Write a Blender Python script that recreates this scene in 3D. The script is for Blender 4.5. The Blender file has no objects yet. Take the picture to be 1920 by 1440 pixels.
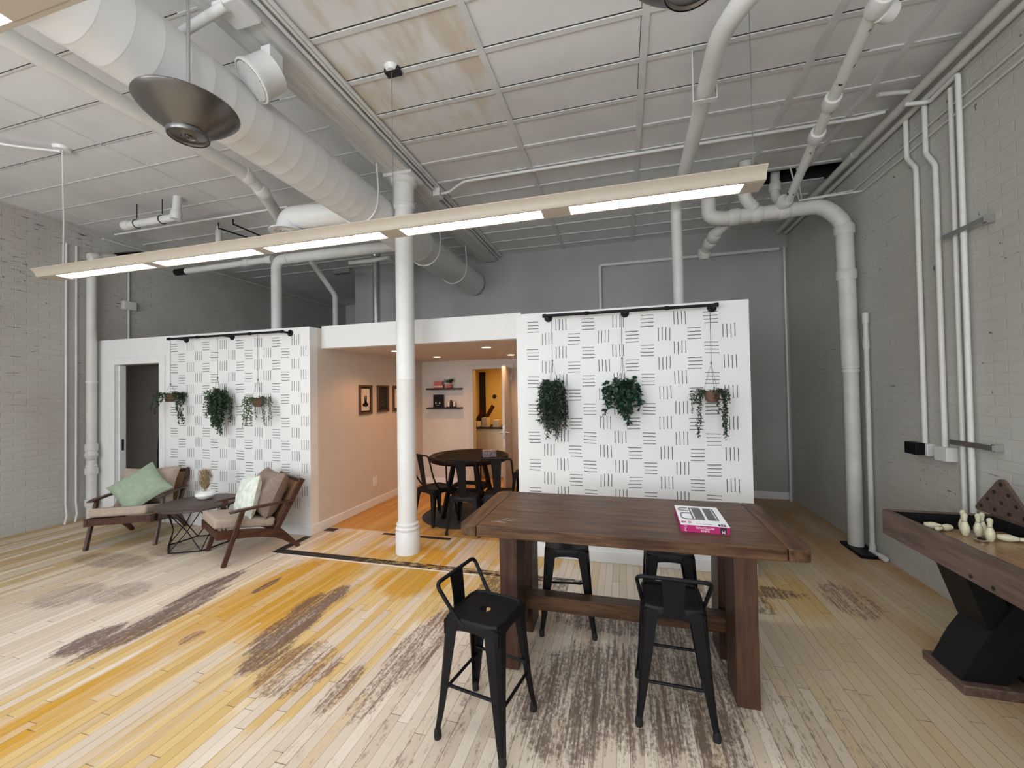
import bpy, bmesh, math, random
from mathutils import Vector, Matrix
R = math.radians
pi = math.pi
C = bpy.context.scene.collection
SC = bpy.context.scene

# ------------------------------------------------------------------ camera
CAM = Vector((0, 0, 1.57)); F = 766.0
_d = Vector((207, 10, F)).normalized()
_r = Vector((2841, -60, -F)); _r = (_r - _d * _r.dot(_d)).normalized()
_u = _d.cross(_r)
if _u.y > 0: _u = -_u
ROT = Matrix((_r, _d, _u))             # camera (right, down, forward) -> world

def _ray(x, y): return ROT @ Vector((x - 960, y - 720, F))
def on(ax, v, x, y):                   # point of the world plane (axis ax = v) seen at photo pixel x, y
    k = _ray(x, y); return CAM + k * ((v - CAM[ax]) / k[ax])
def Xp(v, x, y): return on(0, v, x, y)
def Yp(v, x, y): return on(1, v, x, y)
def Zp(v, x, y): return on(2, v, x, y)

cd = bpy.data.cameras.new('camera'); cam = bpy.data.objects.new('camera', cd); C.objects.link(cam)
cd.sensor_width = 36; cd.lens = F / 1920 * 36; cd.clip_start = 0.05
mw = ROT.col[0], -ROT.col[1], -ROT.col[2]
m4 = Matrix((mw[0], mw[1], mw[2])).transposed().to_4x4(); m4.translation = CAM
cam.matrix_world = m4
SC.camera = cam
SC.view_settings.view_transform = 'Standard'; SC.view_settings.look = 'None'
SC.view_settings.gamma = 1; SC.view_settings.use_curve_mapping = False
SC.view_settings.exposure = -0.10

# ------------------------------------------------------------------ materials
class NT:
    def __init__(s, name):
        s.m = bpy.data.materials.new(name); s.m.use_nodes = True
        s.t = s.m.node_tree; s.n = s.t.nodes; s.b = s.n['Principled BSDF']
        s.obj = s.n.new('ShaderNodeTexCoord').outputs['Object']
    def _in(s, sock, v):
        if v is None: return
        if isinstance(v, bpy.types.NodeSocket): s.t.links.new(v, sock)
        else:
            if sock.type == 'RGBA' and len(v) == 3: v = (*v, 1)
            sock.default_value = v
    def math(s, op, a, b=None, c=None, clamp=False):
        n = s.n.new('ShaderNodeMath'); n.operation = op; n.use_clamp = clamp
        s._in(n.inputs[0], a); s._in(n.inputs[1], b)
        if c is not None: s._in(n.inputs[2], c)
        return n.outputs[0]
    def sep(s, v=None):
        n = s.n.new('ShaderNodeSeparateXYZ'); s._in(n.inputs[0], v if v is not None else s.obj); return n.outputs
    def comb(s, x, y, z=0.0):
        n = s.n.new('ShaderNodeCombineXYZ'); s._in(n.inputs[0], x); s._in(n.inputs[1], y); s._in(n.inputs[2], z); return n.outputs[0]
    def map(s, scale=(1, 1, 1), v=None, loc=(0, 0, 0)):
        n = s.n.new('ShaderNodeMapping'); s._in(n.inputs[0], v if v is not None else s.obj)
        n.inputs['Scale'].default_value = scale; n.inputs['Location'].default_value = loc; return n.outputs[0]
    def noise(s, scale=5, detail=3, rough=.5, v=None, out=0):
        n = s.n.new('ShaderNodeTexNoise'); s._in(n.inputs['Vector'], v if v is not None else s.obj)
        n.inputs['Scale'].default_value = scale; n.inputs['Detail'].default_value = detail
        n.inputs['Roughness'].default_value = rough; return n.outputs[out]
    def white(s, v):
        n = s.n.new('ShaderNodeTexWhiteNoise'); n.noise_dimensions = '3D'; s._in(n.inputs['Vector'], v); return n.outputs['Value']
    def mix(s, f, a, b, mode='MIX'):
        n = s.n.new('ShaderNodeMix'); n.data_type = 'RGBA'; n.blend_type = mode
        s._in(n.inputs[0], f); s._in(n.inputs[6], a); s._in(n.inputs[7], b); return n.outputs[2]
    def ramp(s, f, lo, hi):
        n = s.n.new('ShaderNodeMapRange'); n.interpolation_type = 'SMOOTHSTEP'
        s._in(n.inputs[0], f); n.inputs[1].default_value = lo; n.inputs[2].default_value = hi; return n.outputs[0]
    def bump(s, h, strength=.3, dist=.01):
        n = s.n.new('ShaderNodeBump'); s._in(n.inputs['Height'], h)
        n.inputs['Strength'].default_value = strength; n.inputs['Distance'].default_value = dist
        s.t.links.new(n.outputs[0], s.b.inputs['Normal'])
    def set(s, col=None, rough=None, metal=None, **k):
        s._in(s.b.inputs['Base Color'], col); s._in(s.b.inputs['Roughness'], rough); s._in(s.b.inputs['Metallic'], metal)
        for kk, v in k.items(): s._in(s.b.inputs[kk.replace('_', ' ')], v)
        return s.m

def plain(name, col, rough=.6, metal=0., var=.12, scale=8, bump=0., bscale=60, bdist=.004, emit=0):
    t = NT(name); n = t.noise(scale, 4)
    c2 = tuple(x * (1 - var) for x in col)
    t.set(t.mix(t.ramp(n, .3, .7), col, c2), rough, metal)
    if bump: t.bump(t.noise(bscale, 4), bump, bdist)
    if emit:
        t.b.inputs['Emission Color'].default_value = (*col, 1); t.b.inputs['Emission Strength'].default_value = emit
    return t.m

def wood(name, c1, c2, axis='x', rough=.45, scale=1.0, bump=.15):
    t = NT(name)
    st = {'x': (2, 22, 22), 'y': (22, 2, 22), 'z': (22, 22, 2)}[axis]
    n = t.noise(1.6 * scale, 8, .62, t.map(st)); n2 = t.noise(1.2, 3, .5)
    f = t.math('ADD', t.math('MULTIPLY', n, .8), t.math('MULTIPLY', n2, .25))
    t.set(t.mix(t.ramp(f, .36, .68), c1, c2), rough)
    t.bump(n, bump, .003); return t.m

def brick(name, base, crack, a='y', crack_amt=.62, tint=(.55, .52, .50), rel=.16, bs=.45):
    t = NT(name); s = t.sep()
    v = t.comb(s[1] if a == 'y' else s[0], s[2], 0.)
    v = t.map((1, 1, 1), v)
    # wobble so that courses are not ruler straight
    wob = t.math('MULTIPLY', t.math('SUBTRACT', t.noise(3.5, 2, .5), .5), .035)
    vv = t.comb(t.sep(v)[0], t.math('ADD', t.sep(v)[1], wob), 0.)
    b = t.n.new('ShaderNodeTexBrick'); t._in(b.inputs['Vector'], vv)
    b.inputs['Scale'].default_value = 1; b.inputs['Brick Width'].default_value = .205; b.inputs['Row Height'].default_value = .068
    b.inputs['Mortar Size'].default_value = .0065; b.inputs['Mortar Smooth'].default_value = .8
    b.inputs['Color1'].default_value = (1, 1, 1, 1); b.inputs['Color2'].default_value = (.8, .8, .8, 1)
    fac = b.outputs['Fac']
    h = t.math('ADD', t.math('MULTIPLY', t.math('SUBTRACT', 1., fac), .8), t.math('MULTIPLY', t.noise(14, 6, .65), 1.1))
    pat = t.noise(.8, 3, .5); low = t.noise(2.2, 4, .6)
    # open joints: thin dark cracks in patches of the wall
    crk = t.noise(1, 5, .7, t.map((5.0, 5.0, 62)))
    patch = t.math('ADD', t.noise(.9, 2, .5, t.map((1, 1, 1), None, (3, 1, 7))), t.math('MULTIPLY', t.noise(.35, 1), .3))
    mask = t.math('MULTIPLY', t.ramp(crk, crack_amt, crack_amt + .05), t.ramp(patch, .62, .74))
    dots = t.math('MULTIPLY', t.ramp(t.noise(22, 2, .4), .74, .78), .8)
    mask = t.math('MAXIMUM', mask, dots)
    col = t.mix(t.ramp(pat, .35, .65), base, tint)
    col = t.mix(t.math('MULTIPLY', t.ramp(low, .45, .8), .25), col, (.40, .39, .36))
    col = t.mix(t.math('MULTIPLY', fac, rel), col, (.30, .29, .27))
    col = t.mix(mask, col, crack)
    t.set(col, .55)
    t.bump(t.math('SUBTRACT', h, t.math('MULTIPLY', mask, .8)), bs, .012)
    return t.m

PFACE = 3.83
def pattern_wall(name, x0, first, base, xmax):
    """hand painted tick marks: groups of four strokes on a diagonal checker; columns go H H V V"""
    t = NT(name); s = t.sep()
    P = .1305
    jx = t.math('MULTIPLY', t.math('SUBTRACT', t.noise(2.2, 1), .5), .022)
    jz = t.math('MULTIPLY', t.math('SUBTRACT', t.noise(2.7, 1, .5, t.map((1, 1, 1), None, (5, 3, 1))), .5), .022)
    u = t.math('DIVIDE', t.math('SUBTRACT', t.math('ADD', s[0], jx), x0 - P / 2), P)
    v = t.math('DIVIDE', t.math('SUBTRACT', 2.19 + P / 2, t.math('ADD', s[2], jz)), .1315)
    ci = t.math('FLOOR', u); ri = t.math('FLOOR', v)
    uf = t.math('SUBTRACT', u, ci); vf = t.math('SUBTRACT', v, ri)
    par = t.math('MODULO', t.math('ADD', t.math('ADD', ci, ri), 100.), 2.)
    on_ = t.math('LESS_THAN', par, .5)
    inz = t.math('MULTIPLY', t.math('GREATER_THAN', u, 0.), t.math('GREATER_THAN', v, 0.))
    inz = t.math('MULTIPLY', inz, t.math('LESS_THAN', v, 15.))
    inz = t.math('MULTIPLY', inz, t.math('LESS_THAN', s[0], xmax))
    inz = t.math('MULTIPLY', inz, t.math('LESS_THAN', s[1], PFACE + .002))
    g = t.math('MODULO', t.math('ADD', ci, first + 400.), 4.)
    isH = t.math('LESS_THAN', g, 1.5)
    def strokes(a, b):   # lines perpendicular to b, length along a
        q = t.math('MULTIPLY', t.math('SUBTRACT', b, .12), 4 / .96)
        k = t.math('FLOOR', q)
        cell = t.comb(t.math('ADD', ci, t.math('MULTIPLY', k, 17.3)), ri, 0.)
        rn = t.math('MULTIPLY', t.math('SUBTRACT', t.white(cell), .5), .08)
        dd = t.math('ABSOLUTE', t.math('SUBTRACT', t.math('SUBTRACT', q, k), .42))
        dd = t.math('ADD', dd, t.math('MULTIPLY', t.math('SUBTRACT', t.noise(40, 2), .5), .04))
        ln = t.math('LESS_THAN', dd, .105)
        l0 = t.math('LESS_THAN', t.math('ABSOLUTE', t.math('SUBTRACT', a, t.math('ADD', .5, rn))), .43)
        ok = t.math('MULTIPLY', t.math('GREATER_THAN', k, -.5), t.math('LESS_THAN', k, 3.5))
        return t.math('MULTIPLY', t.math('MULTIPLY', ln, l0), ok)
    H = strokes(uf, vf); V = strokes(vf, uf)
    f = t.math('ADD', t.math('MULTIPLY', isH, H), t.math('MULTIPLY', t.math('SUBTRACT', 1., isH), V))
    f = t.math('MULTIPLY', t.math('MULTIPLY', f, on_), inz)
    f = t.math('MULTIPLY', f, .93)
    t.set(t.mix(f, base, (.02, .02, .022)), .55); t.bump(t.noise(180, 3), .08, .002)
    return t.m

def floor_mat():
    t = NT('worn_maple_strip'); s = t.sep(); W = .0565
    u = t.math('DIVIDE', s[0], W); iu = t.math('FLOOR', u); fu = t.math('SUBTRACT', u, iu)
    off = t.math('MULTIPLY', t.white(t.comb(iu, 3.3, 0.)), 7.)
    L = .95
    v = t.math('DIVIDE', t.math('ADD', s[1], off), L); iv = t.math('FLOOR', v); fv = t.math('SUBTRACT', v, iv)
    rnd = t.white(t.comb(iu, iv, 1.)); rnd2 = t.white(t.comb(iu, iv, 5.))
    grain = t.noise(3, 6, .6, t.map((60, 2.2, 1)))
    big = t.noise(1, 3, .5, t.map((1.6, .5, 1)))
    streak = t.noise(1, 4, .6, t.map((13, .8, 1)))
    fine = t.noise(1, 6, .75, t.map((44, 14, 1)))
    pale = t.mix(rnd, (.62, .51, .40), (.80, .71, .60))
    pale = t.mix(t.math('MULTIPLY', t.math('MULTIPLY', t.ramp(rnd2, .78, .95), t.ramp(s[0], -3.2, -2.6)), .5), pale, (.62, .42, .20))
    pale = t.mix(t.math('MULTIPLY', grain, .35), pale, (.42, .32, .22))
    def fl(x, y): p = Zp(0, x, y); return p.x, p.y
    def blob(cx, cy, rx, ry, k=1.6, amp=1.3, src=None):
        ex = t.math('DIVIDE', t.math('SUBTRACT', s[0], cx), rx); ey = t.math('DIVIDE', t.math('SUBTRACT', s[1], cy), ry)
        e = t.math('ADD', t.math('MULTIPLY', ex, ex), t.math('MULTIPLY', ey, ey))
        n = t.math('MULTIPLY', t.math('SUBTRACT', src if src is not None else streak, .5), amp * 2)
        return t.math('MULTIPLY', t.math('ADD', t.math('SUBTRACT', 1., e), n), k, clamp=True)
    def mx(l):
        o = l[0]
        for q in l[1:]: o = t.math('MAXIMUM', o, q)
        return o
    # warm varnish that survived in bands
    scr = t.noise(1, 5, .65, t.map((55, 3.2, 1)))
    spk = t.noise(1, 5, .7, t.map((70, 34, 1)))
    rcol = t.white(t.comb(iu, 9.1, 0.)); rcol2 = t.white(t.comb(iu, 2.7, 0.))
    def field(bl, cap, ns, amp, k):
        l = []
        for cx, cy, rx, ry in bl:
            ex = t.math('DIVIDE', t.math('SUBTRACT', s[0], cx), rx); ey = t.math('DIVIDE', t.math('SUBTRACT', s[1], cy), ry)
            l.append(t.math('SUBTRACT', 1., t.math('ADD', t.math('MULTIPLY', ex, ex), t.math('MULTIPLY', ey, ey))))
        v = t.math('MINIMUM', mx(l), cap)
        v = t.math('ADD', v, t.math('MULTIPLY', t.math('SUBTRACT', ns, .5), amp))
        return t.math('MULTIPLY', v, k, clamp=True)
    prn = t.math('ADD', t.math('ADD', t.math('MULTIPLY', rcol, .30), t.math('MULTIPLY', rnd, .22)), t.math('MULTIPLY', streak, .48))
    pr2 = t.math('ADD', t.math('ADD', t.math('MULTIPLY', rcol2, .30), t.math('MULTIPLY', rnd2, .20)), t.math('MULTIPLY', streak, .50))
    YB = [(-2.60, 1.7, .55, 1.4), (-2.35, 2.6, .75, .9), (-1.6, 3.05, 1.0, .50), (-2.25, 1.1, .50, .8), (-2.25, 3.75, .95, .45), (-1.15, 3.85, .8, .35), (-1.75, 2.3, .35, .7)]
    yel = field(YB, .34, prn, 3.6, 2.2)
    hard = field([(-2.76, 1.35, .17, .75), (-2.78, 2.5, .24, 1.0), (-2.42, 2.75, .26, .75), (-1.75, 3.1, .35, .28), (-2.55, 3.15, .4, .25), (1.12, 3.55, .30, .42), (-2.0, 3.55, .5, .3)], .5, pr2, 2.0, 1.6)
    col = t.mix(t.math('MULTIPLY', yel, .86), pale, t.mix(rnd, (.52, .30, .06), (.64, .44, .16)))
    col = t.mix(t.math('MULTIPLY', hard, .92), col, t.mix(t.math('ADD', t.math('MULTIPLY', grain, .6), t.math('MULTIPLY', rnd, .4)), (.64, .34, .014), (.46, .22, .014)))
    # tan right-hand side
    rt = t.ramp(s[0], .55, 1.25)
    col = t.mix(t.math('MULTIPLY', rt, .62), col, t.mix(big, (.50, .35, .16), (.56, .44, .27)))
    col = t.mix(t.math('MULTIPLY', t.math('MULTIPLY', t.ramp(s[0], 1.5, 1.9), t.ramp(t.noise(1, 2, .5, t.map((2, .7, 1))), .35, .6)), .6), col, (.42, .20, .055))
    lt = t.math('MULTIPLY', t.ramp(t.math('MULTIPLY', s[0], -1.), 4.0, 5.2), t.ramp(prn, .40, .55))
    col = t.mix(t.math('MULTIPLY', lt, .75), col, (.46, .30, .10))
    # purple brown worn paint, scraped along the boards
    bn = t.math('ADD', t.math('MULTIPLY', scr, .42), t.math('ADD', t.math('MULTIPLY', spk, .38), t.math('MULTIPLY', streak, .20)))
    BR = [(*fl(590, 1135), .14, .22), (*fl(540, 1180), .15, .32), (*fl(505, 1225), .10, .22), (*fl(620, 1120), .10, .22), (*fl(300, 1160), .13, .50), (*fl(395, 1100), .09, .36),
          (*fl(170, 1200), .11, .20), (*fl(500, 1098), .04, .16)]
    br = field(BR, .45, bn, 4.6, 2.2)
    col = t.mix(t.math('MULTIPLY', br, .88), col, t.mix(scr, (.035, .018, .018), (.19, .11, .095)))
    BR2 = [(*fl(760, 1230), .10, .40), (*fl(700, 1300), .08, .22), (*fl(360, 1195), .05, .08), (*fl(800, 1200), .12, .4), (*fl(560, 1250), .2, .25), (*fl(640, 1290), .06, .2), (*fl(1590, 1125), .16, .28)]
    br2 = field(BR2, .22, bn, 5.0, 2.4)
    col = t.mix(t.math('MULTIPLY', br2, .8), col, (.15, .07, .055))
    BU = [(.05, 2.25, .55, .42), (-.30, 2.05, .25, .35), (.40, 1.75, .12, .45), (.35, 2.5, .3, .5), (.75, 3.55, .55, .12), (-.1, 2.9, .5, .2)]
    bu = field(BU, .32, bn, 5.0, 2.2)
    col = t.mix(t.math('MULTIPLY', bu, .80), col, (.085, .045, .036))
    sc = t.math('MULTIPLY', t.ramp(t.math('ADD', t.math('MULTIPLY', t.noise(1, 6, .8, t.map((46, 13, 1))), .75), t.math('MULTIPLY', streak, .25)), .53, .60), t.math('MULTIPLY', t.ramp(s[0], -2.0, -.7), t.ramp(t.math('MULTIPLY', s[0], -1.), -1.5, -.6)))
    sc = t.math('MULTIPLY', sc, t.ramp(t.math('MULTIPLY', s[1], -1.), -3.4, -2.6))
    col = t.mix(t.math('MULTIPLY', sc, .62), col, (.13, .09, .075))
    gr = field([(*fl(130, 1115), .25, .22), (*fl(210, 1050), .5, .16), (*fl(330, 1030), .3, .2), (*fl(230, 1110), .2, .2)], .35, bn, 4., 1.8)  # grey patches, plus shade around the left seating painted into the floor colour
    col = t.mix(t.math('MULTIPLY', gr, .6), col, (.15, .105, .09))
    # the finished floor of the alcove
    ins = t.math('MULTIPLY', t.ramp(s[1], 4.10, 4.14), t.math('MULTIPLY', t.math('GREATER_THAN', s[0], -3.5), t.math('LESS_THAN', s[0], -.9)))
    col = t.mix(ins, col, t.mix(rnd, (.46, .22, .05), (.60, .34, .11)))
    # black filled channels where walls once stood
    def rect(x0, x1, y0, y1):
        a = t.math('MULTIPLY', t.math('GREATER_THAN', s[0], x0), t.math('LESS_THAN', s[0], x1))
        b = t.math('MULTIPLY', t.math('GREATER_THAN', s[1], y0), t.math('LESS_THAN', s[1], y1))
        return t.math('MULTIPLY', a, b)
    wear = t.ramp(t.noise(1, 5, .7, t.map((12, 26, 1))), .44, .60)
    fade = t.ramp(s[0], -2.6, -2.1)
    st1 = t.math('MULTIPLY', rect(-3.42, -.35, 3.335, 3.43), t.math('SUBTRACT', 1., t.math('MULTIPLY', t.math('MULTIPLY', wear, fade), .75)))
    w1 = rect(-3.42, -1.2, 3.31, 3.335)
    st2 = rect(-2.62, -1.80, 4.03, 4.09); st3 = rect(-3.43, -3.34, 3.40, 3.80); st4 = rect(-3.36, -3.22, 3.99, 4.10)
    st5 = rect(-3.345, -3.33, 2.3, 3.4)
    st6 = t.math('MULTIPLY', rect(-1.15, -.45, 3.0, 3.33), t.math('MULTIPLY', t.ramp(fine, .35, .55), .7))
    st7 = t.math('MULTIPLY', rect(.3, 1.0, 3.2, 3.45), t.math('MULTIPLY', t.ramp(fine, .4, .6), .7))
    blk = mx([st1, st2, st3, st4, t.math('MULTIPLY', st5, .6), st6, st7])
    col = t.mix(w1, col, (.75, .70, .62)); col = t.mix(blk, col, (.018, .016, .016))
    # gaps between boards
    g = t.math('MAXIMUM', t.math('LESS_THAN', fu, .045), t.math('LESS_THAN', fv, .004))
    gs = t.math('MULTIPLY', g, t.math('ADD', .45, t.math('MULTIPLY', t.ramp(streak, .35, .65), .5)))
    col = t.mix(gs, col, (.10, .065, .045))
    t.set(col, t.math('ADD', .38, t.math('MULTIPLY', fine, .35)))
    t.b.inputs['Specular IOR Level'].default_value = .3
    t.bump(t.math('SUBTRACT', t.math('MULTIPLY', grain, .2), g), .25, .003)
    return t.m

def ceiling_mat():
    t = NT('painted_ceiling_board'); s = t.sep()
    n = t.noise(1.2, 4, .6)
    col = t.mix(t.ramp(n, .35, .7), (.76, .76, .755), (.66, .66, .655))
    def win(a, lo, hi, sft):
        return t.math('MULTIPLY', t.ramp(a, lo, lo + sft), t.math('SUBTRACT', 1., t.ramp(a, hi - sft, hi)))
    reg = t.math('MULTIPLY', win(s[0], -2.1, -.83, .06), win(s[1], 1.2, 3.45, .5))
    st = t.math('MULTIPLY', reg, t.ramp(t.noise(1, 5, .6, t.map((5.5, 1.2, 1))), .42, .62))
    col = t.mix(t.math('MULTIPLY', st, .8), col, (.60, .51, .40))
    st2 = t.math('MULTIPLY', t.math('MULTIPLY', win(s[0], 1.2, 2.3, .3), win(s[1], 3.3, 6, .5)), t.ramp(n, .4, .6))
    col = t.mix(t.math('MULTIPLY', st2, .4), col, (.50, .45, .39))
    t.set(col, .7); t.bump(t.noise(6, 5), .12, .02); return t.m

M = {}
M['floor'] = floor_mat(); M['ceil'] = ceiling_mat()
M['batten'] = plain('white_batten', (.70, .70, .69), .6, bump=.2, bscale=30)
M['wall'] = plain('smooth_white_wall', (.80, .80, .80), .6, var=.03, bump=.05, bscale=150)
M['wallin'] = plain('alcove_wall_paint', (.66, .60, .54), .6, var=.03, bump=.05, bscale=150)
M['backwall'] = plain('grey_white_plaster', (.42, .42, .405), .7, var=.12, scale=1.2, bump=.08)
M['brickL'] = brick('painted_brick_left', (.50, .49, .455), (.06, .045, .04), 'y', .605, (.45, .41, .385), .06, .4)
M['brickR'] = brick('painted_brick_right', (.52, .52, .475), (.08, .07, .06), 'y', .64, (.48, .465, .425), .05, .28)
M['brickB'] = brick('painted_brick_back', (.5, .5, .48), (.08, .07, .06), 'x', .66)
M['trim'] = plain('white_trim', (.82, .82, .82), .4, var=.04)
M['pipe'] = plain('painted_pipe', (.66, .65, .61), .5, var=.10, scale=5, bump=.15, bscale=40)
M['pipe2'] = plain('painted_pipe_bright', (.74, .74, .72), .45, var=.08, scale=5, bump=.1, bscale=40)
M['duct'] = plain('white_duct', (.78, .78, .77), .4, var=.06, scale=2)
M['beam'] = wood('painted_beam_boards', (.60, .60, .58), (.74, .74, .72), 'y', .6)
M['column'] = plain('column_gloss_paint', (.78, .78, .775), .4, var=.05, bump=.2, bscale=18, bdist=.006)
M['patL'] = pattern_wall('tick_pattern_left', -5.415, 0., (.80, .80, .80), -3.40)
M['patR'] = pattern_wall('tick_pattern_right', -.82, 1., (.80, .80, .80), .955)
M['black'] = plain('black_powdercoat', (.0045, .0045, .006), .5, var=.2)
M['iron'] = plain('black_iron_pipe', (.008, .008, .009), .5)
for k_ in ('black', 'iron'): M[k_].node_tree.nodes['Principled BSDF'].inputs['Specular IOR Level'].default_value = .22
M['rubber'] = plain('black_rubber', (.01, .01, .01), .8)
M['tablewood'] = wood('dark_table_wood', (.040, .017, .009), (.135, .070, .036), 'x', .42)
M['tablewoody'] = wood('dark_table_wood_end', (.040, .018, .010), (.13, .068, .035), 'y', .42)
for k_ in ('tablewood', 'tablewoody'): M[k_].node_tree.nodes['Principled BSDF'].inputs['Specular IOR Level'].default_value = .28
M['legwood'] = wood('dark_leg_wood', (.035, .013, .008), (.085, .036, .019), 'z', .42)
M['walnut'] = wood('reddish_walnut', (.030, .010, .006), (.085, .030, .014), 'y', .4)
M['coffee'] = wood('coffee_top_wood', (.035, .020, .016), (.10, .062, .050), 'x', .45)
M['linen'] = plain('taupe_linen', (.42, .335, .27), .9, var=.16, scale=60, bump=.4, bscale=300, bdist=.002)
M['linen2'] = plain('brown_linen', (.27, .20, .165), .9, var=.2, scale=50, bump=.4, bscale=250, bdist=.002)
M['green'] = plain('sage_fabric', (.31, .385, .285), .9, var=.12, scale=30, bump=.3, bscale=250, bdist=.002)
M['ceramic'] = plain('white_ceramic', (.85, .85, .84), .25, var=.02)
M['pampas'] = plain('pampas_straw', (.42, .31, .16), .95, var=.25, scale=30)
M['leafd'] = plain('leaf_dark', (.018, .045, .018), .5, var=.4, scale=30)
M['leafm'] = plain('leaf_mid', (.035, .075, .028), .5, var=.4, scale=30)
M['leafl'] = plain('leaf_light', (.075, .12, .05), .5, var=.4, scale=30)
M['leafg'] = plain('leaf_glossy', (.020, .060, .032), .35, var=.5, scale=20)
M['basket'] = plain('woven_basket', (.20, .11, .07), .8, var=.4, scale=90, bump=.7, bscale=120, bdist=.004)
M['potdark'] = plain('dark_pot', (.03, .025, .02), .7)
M['cord'] = plain('jute_cord', (.20, .17, .13), .9)
M['wire'] = plain('dark_wire', (.03, .03, .03), .5, .5)
M['fixture'] = plain('beige_enamel', (.50, .44, .36), .45, var=.04)
M['steelcable'] = plain('steel_cable', (.3, .3, .3), .4, .8)
M['whitecable'] = plain('white_cord', (.75, .74, .7), .5)
t = NT('brushed_aluminium'); t.set(t.mix(t.noise(2, 3), (.15, .145, .14), (.26, .25, .245)), .3, .95); M['alu'] = t.m
t.b.inputs['Roughness'].default_value = .32
t = NT('galvanized_steel'); t.set(t.mix(t.noise(9, 3), (.45, .45, .45), (.62, .62, .62)), .25, .9); M['galv'] = t.m
M['chrome'] = plain('chrome', (.6, .58, .55), .2, 1.)
M['felt'] = plain('black_felt', (.012, .011, .011), .9, bump=.2, bscale=300)
M['vinyl'] = plain('dark_brown_vinyl', (.014, .007, .006), .5)
for k_ in ('felt', 'vinyl'): M[k_].node_tree.nodes['Principled BSDF'].inputs['Specular IOR Level'].default_value = .12
M['shelf'] = plain('black_shelf', (.010, .009, .010), .4)
M['frame'] = wood('walnut_frame', (.05, .02, .01), (.12, .055, .03), 'z', .4)
M['paper'] = plain('ivory_card', (.72, .66, .58), .6, var=.04)
M['ink'] = plain('black_ink', (.012, .010, .010), .6)
M['inkgrey'] = plain('chalk_grey', (.22, .21, .20), .7)
M['chalk'] = plain('chalkboard', (.010, .009, .009), .6)
M['magenta'] = plain('magenta_card', (.42, .010, .13), .4, var=.08)
M['boxwhite'] = plain('box_white', (.85, .85, .87), .35, var=.02)
M['boxgrey'] = plain('print_grey', (.09, .09, .11), .4, var=.3, scale=60)
M['shufwood'] = wood('grey_brown_oak', (.075, .045, .033), (.155, .10, .078), 'y', .5)
M['playfield'] = wood('waxed_playfield', (.22, .12, .055), (.36, .22, .12), 'y', .25)
M['pin'] = plain('cream_pin', (.66, .62, .44), .35, var=.05)
M['kit'] = plain('kitchen_wall', (.75, .55, .20), .6, var=.04)
M['kitwhite'] = plain('kitchen_cabinet', (.72, .62, .42), .5, var=.05)
M['burg'] = plain('burgundy_card', (.06, .008, .02), .5)
M['kraft'] = plain('cream_carton', (.75, .62, .42), .6)
M['pink'] = plain('pink_card', (.55, .16, .14), .6)
M['tissue'] = plain('mottled_carton', (.35, .28, .32), .6, var=.75, scale=45)
M['doorw'] = plain('door_white', (.60, .56, .50), .45, var=.04)
M['voidm'] = plain('dark_void', (.01, .01, .01), .9)
M['grille'] = plain('speaker_grille', (.42, .41, .37), .6)
M['duvet'] = plain('rug_charcoal', (.035, .035, .038), .95, bump=.4, bscale=200)
t = NT('leaf_print_pillow'); n = t.noise(1, 3, .6, t.map((30, 30, 12)))
t.set(t.mix(t.ramp(n, .42, .58), (.76, .78, .72), (.58, .65, .57)), .85); t.bump(t.noise(200, 3), .2, .002); M['print'] = t.m
t = NT('cane_webbing'); s_ = t.sep()
wv = t.math('ABSOLUTE', t.math('SINE', t.math('MULTIPLY', s_[2], 260.))); wx = t.math('ABSOLUTE', t.math('SINE', t.math('MULTIPLY', s_[0], 260.)))
t.set(t.mix(t.ramp(t.math('MULTIPLY', wv, wx), .1, .5), (.40, .22, .10), (.10, .045, .02)), .7); M['cane'] = t.m
def emit(name, col, st):
    m = bpy.data.materials.new(name); m.use_nodes = True; b = m.node_tree.nodes['Principled BSDF']
    b.inputs['Base Color'].default_value = (*col, 1); b.inputs['Emission Color'].default_value = (*col, 1); b.inputs['Emission Strength'].default_value = st
    return m
M['tube'] = emit('fluorescent_tube_light', (.95, .98, 1.0), 24)
M['pot'] = emit('recessed_warm_lamp', (1, .72, .42), 10)

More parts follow.
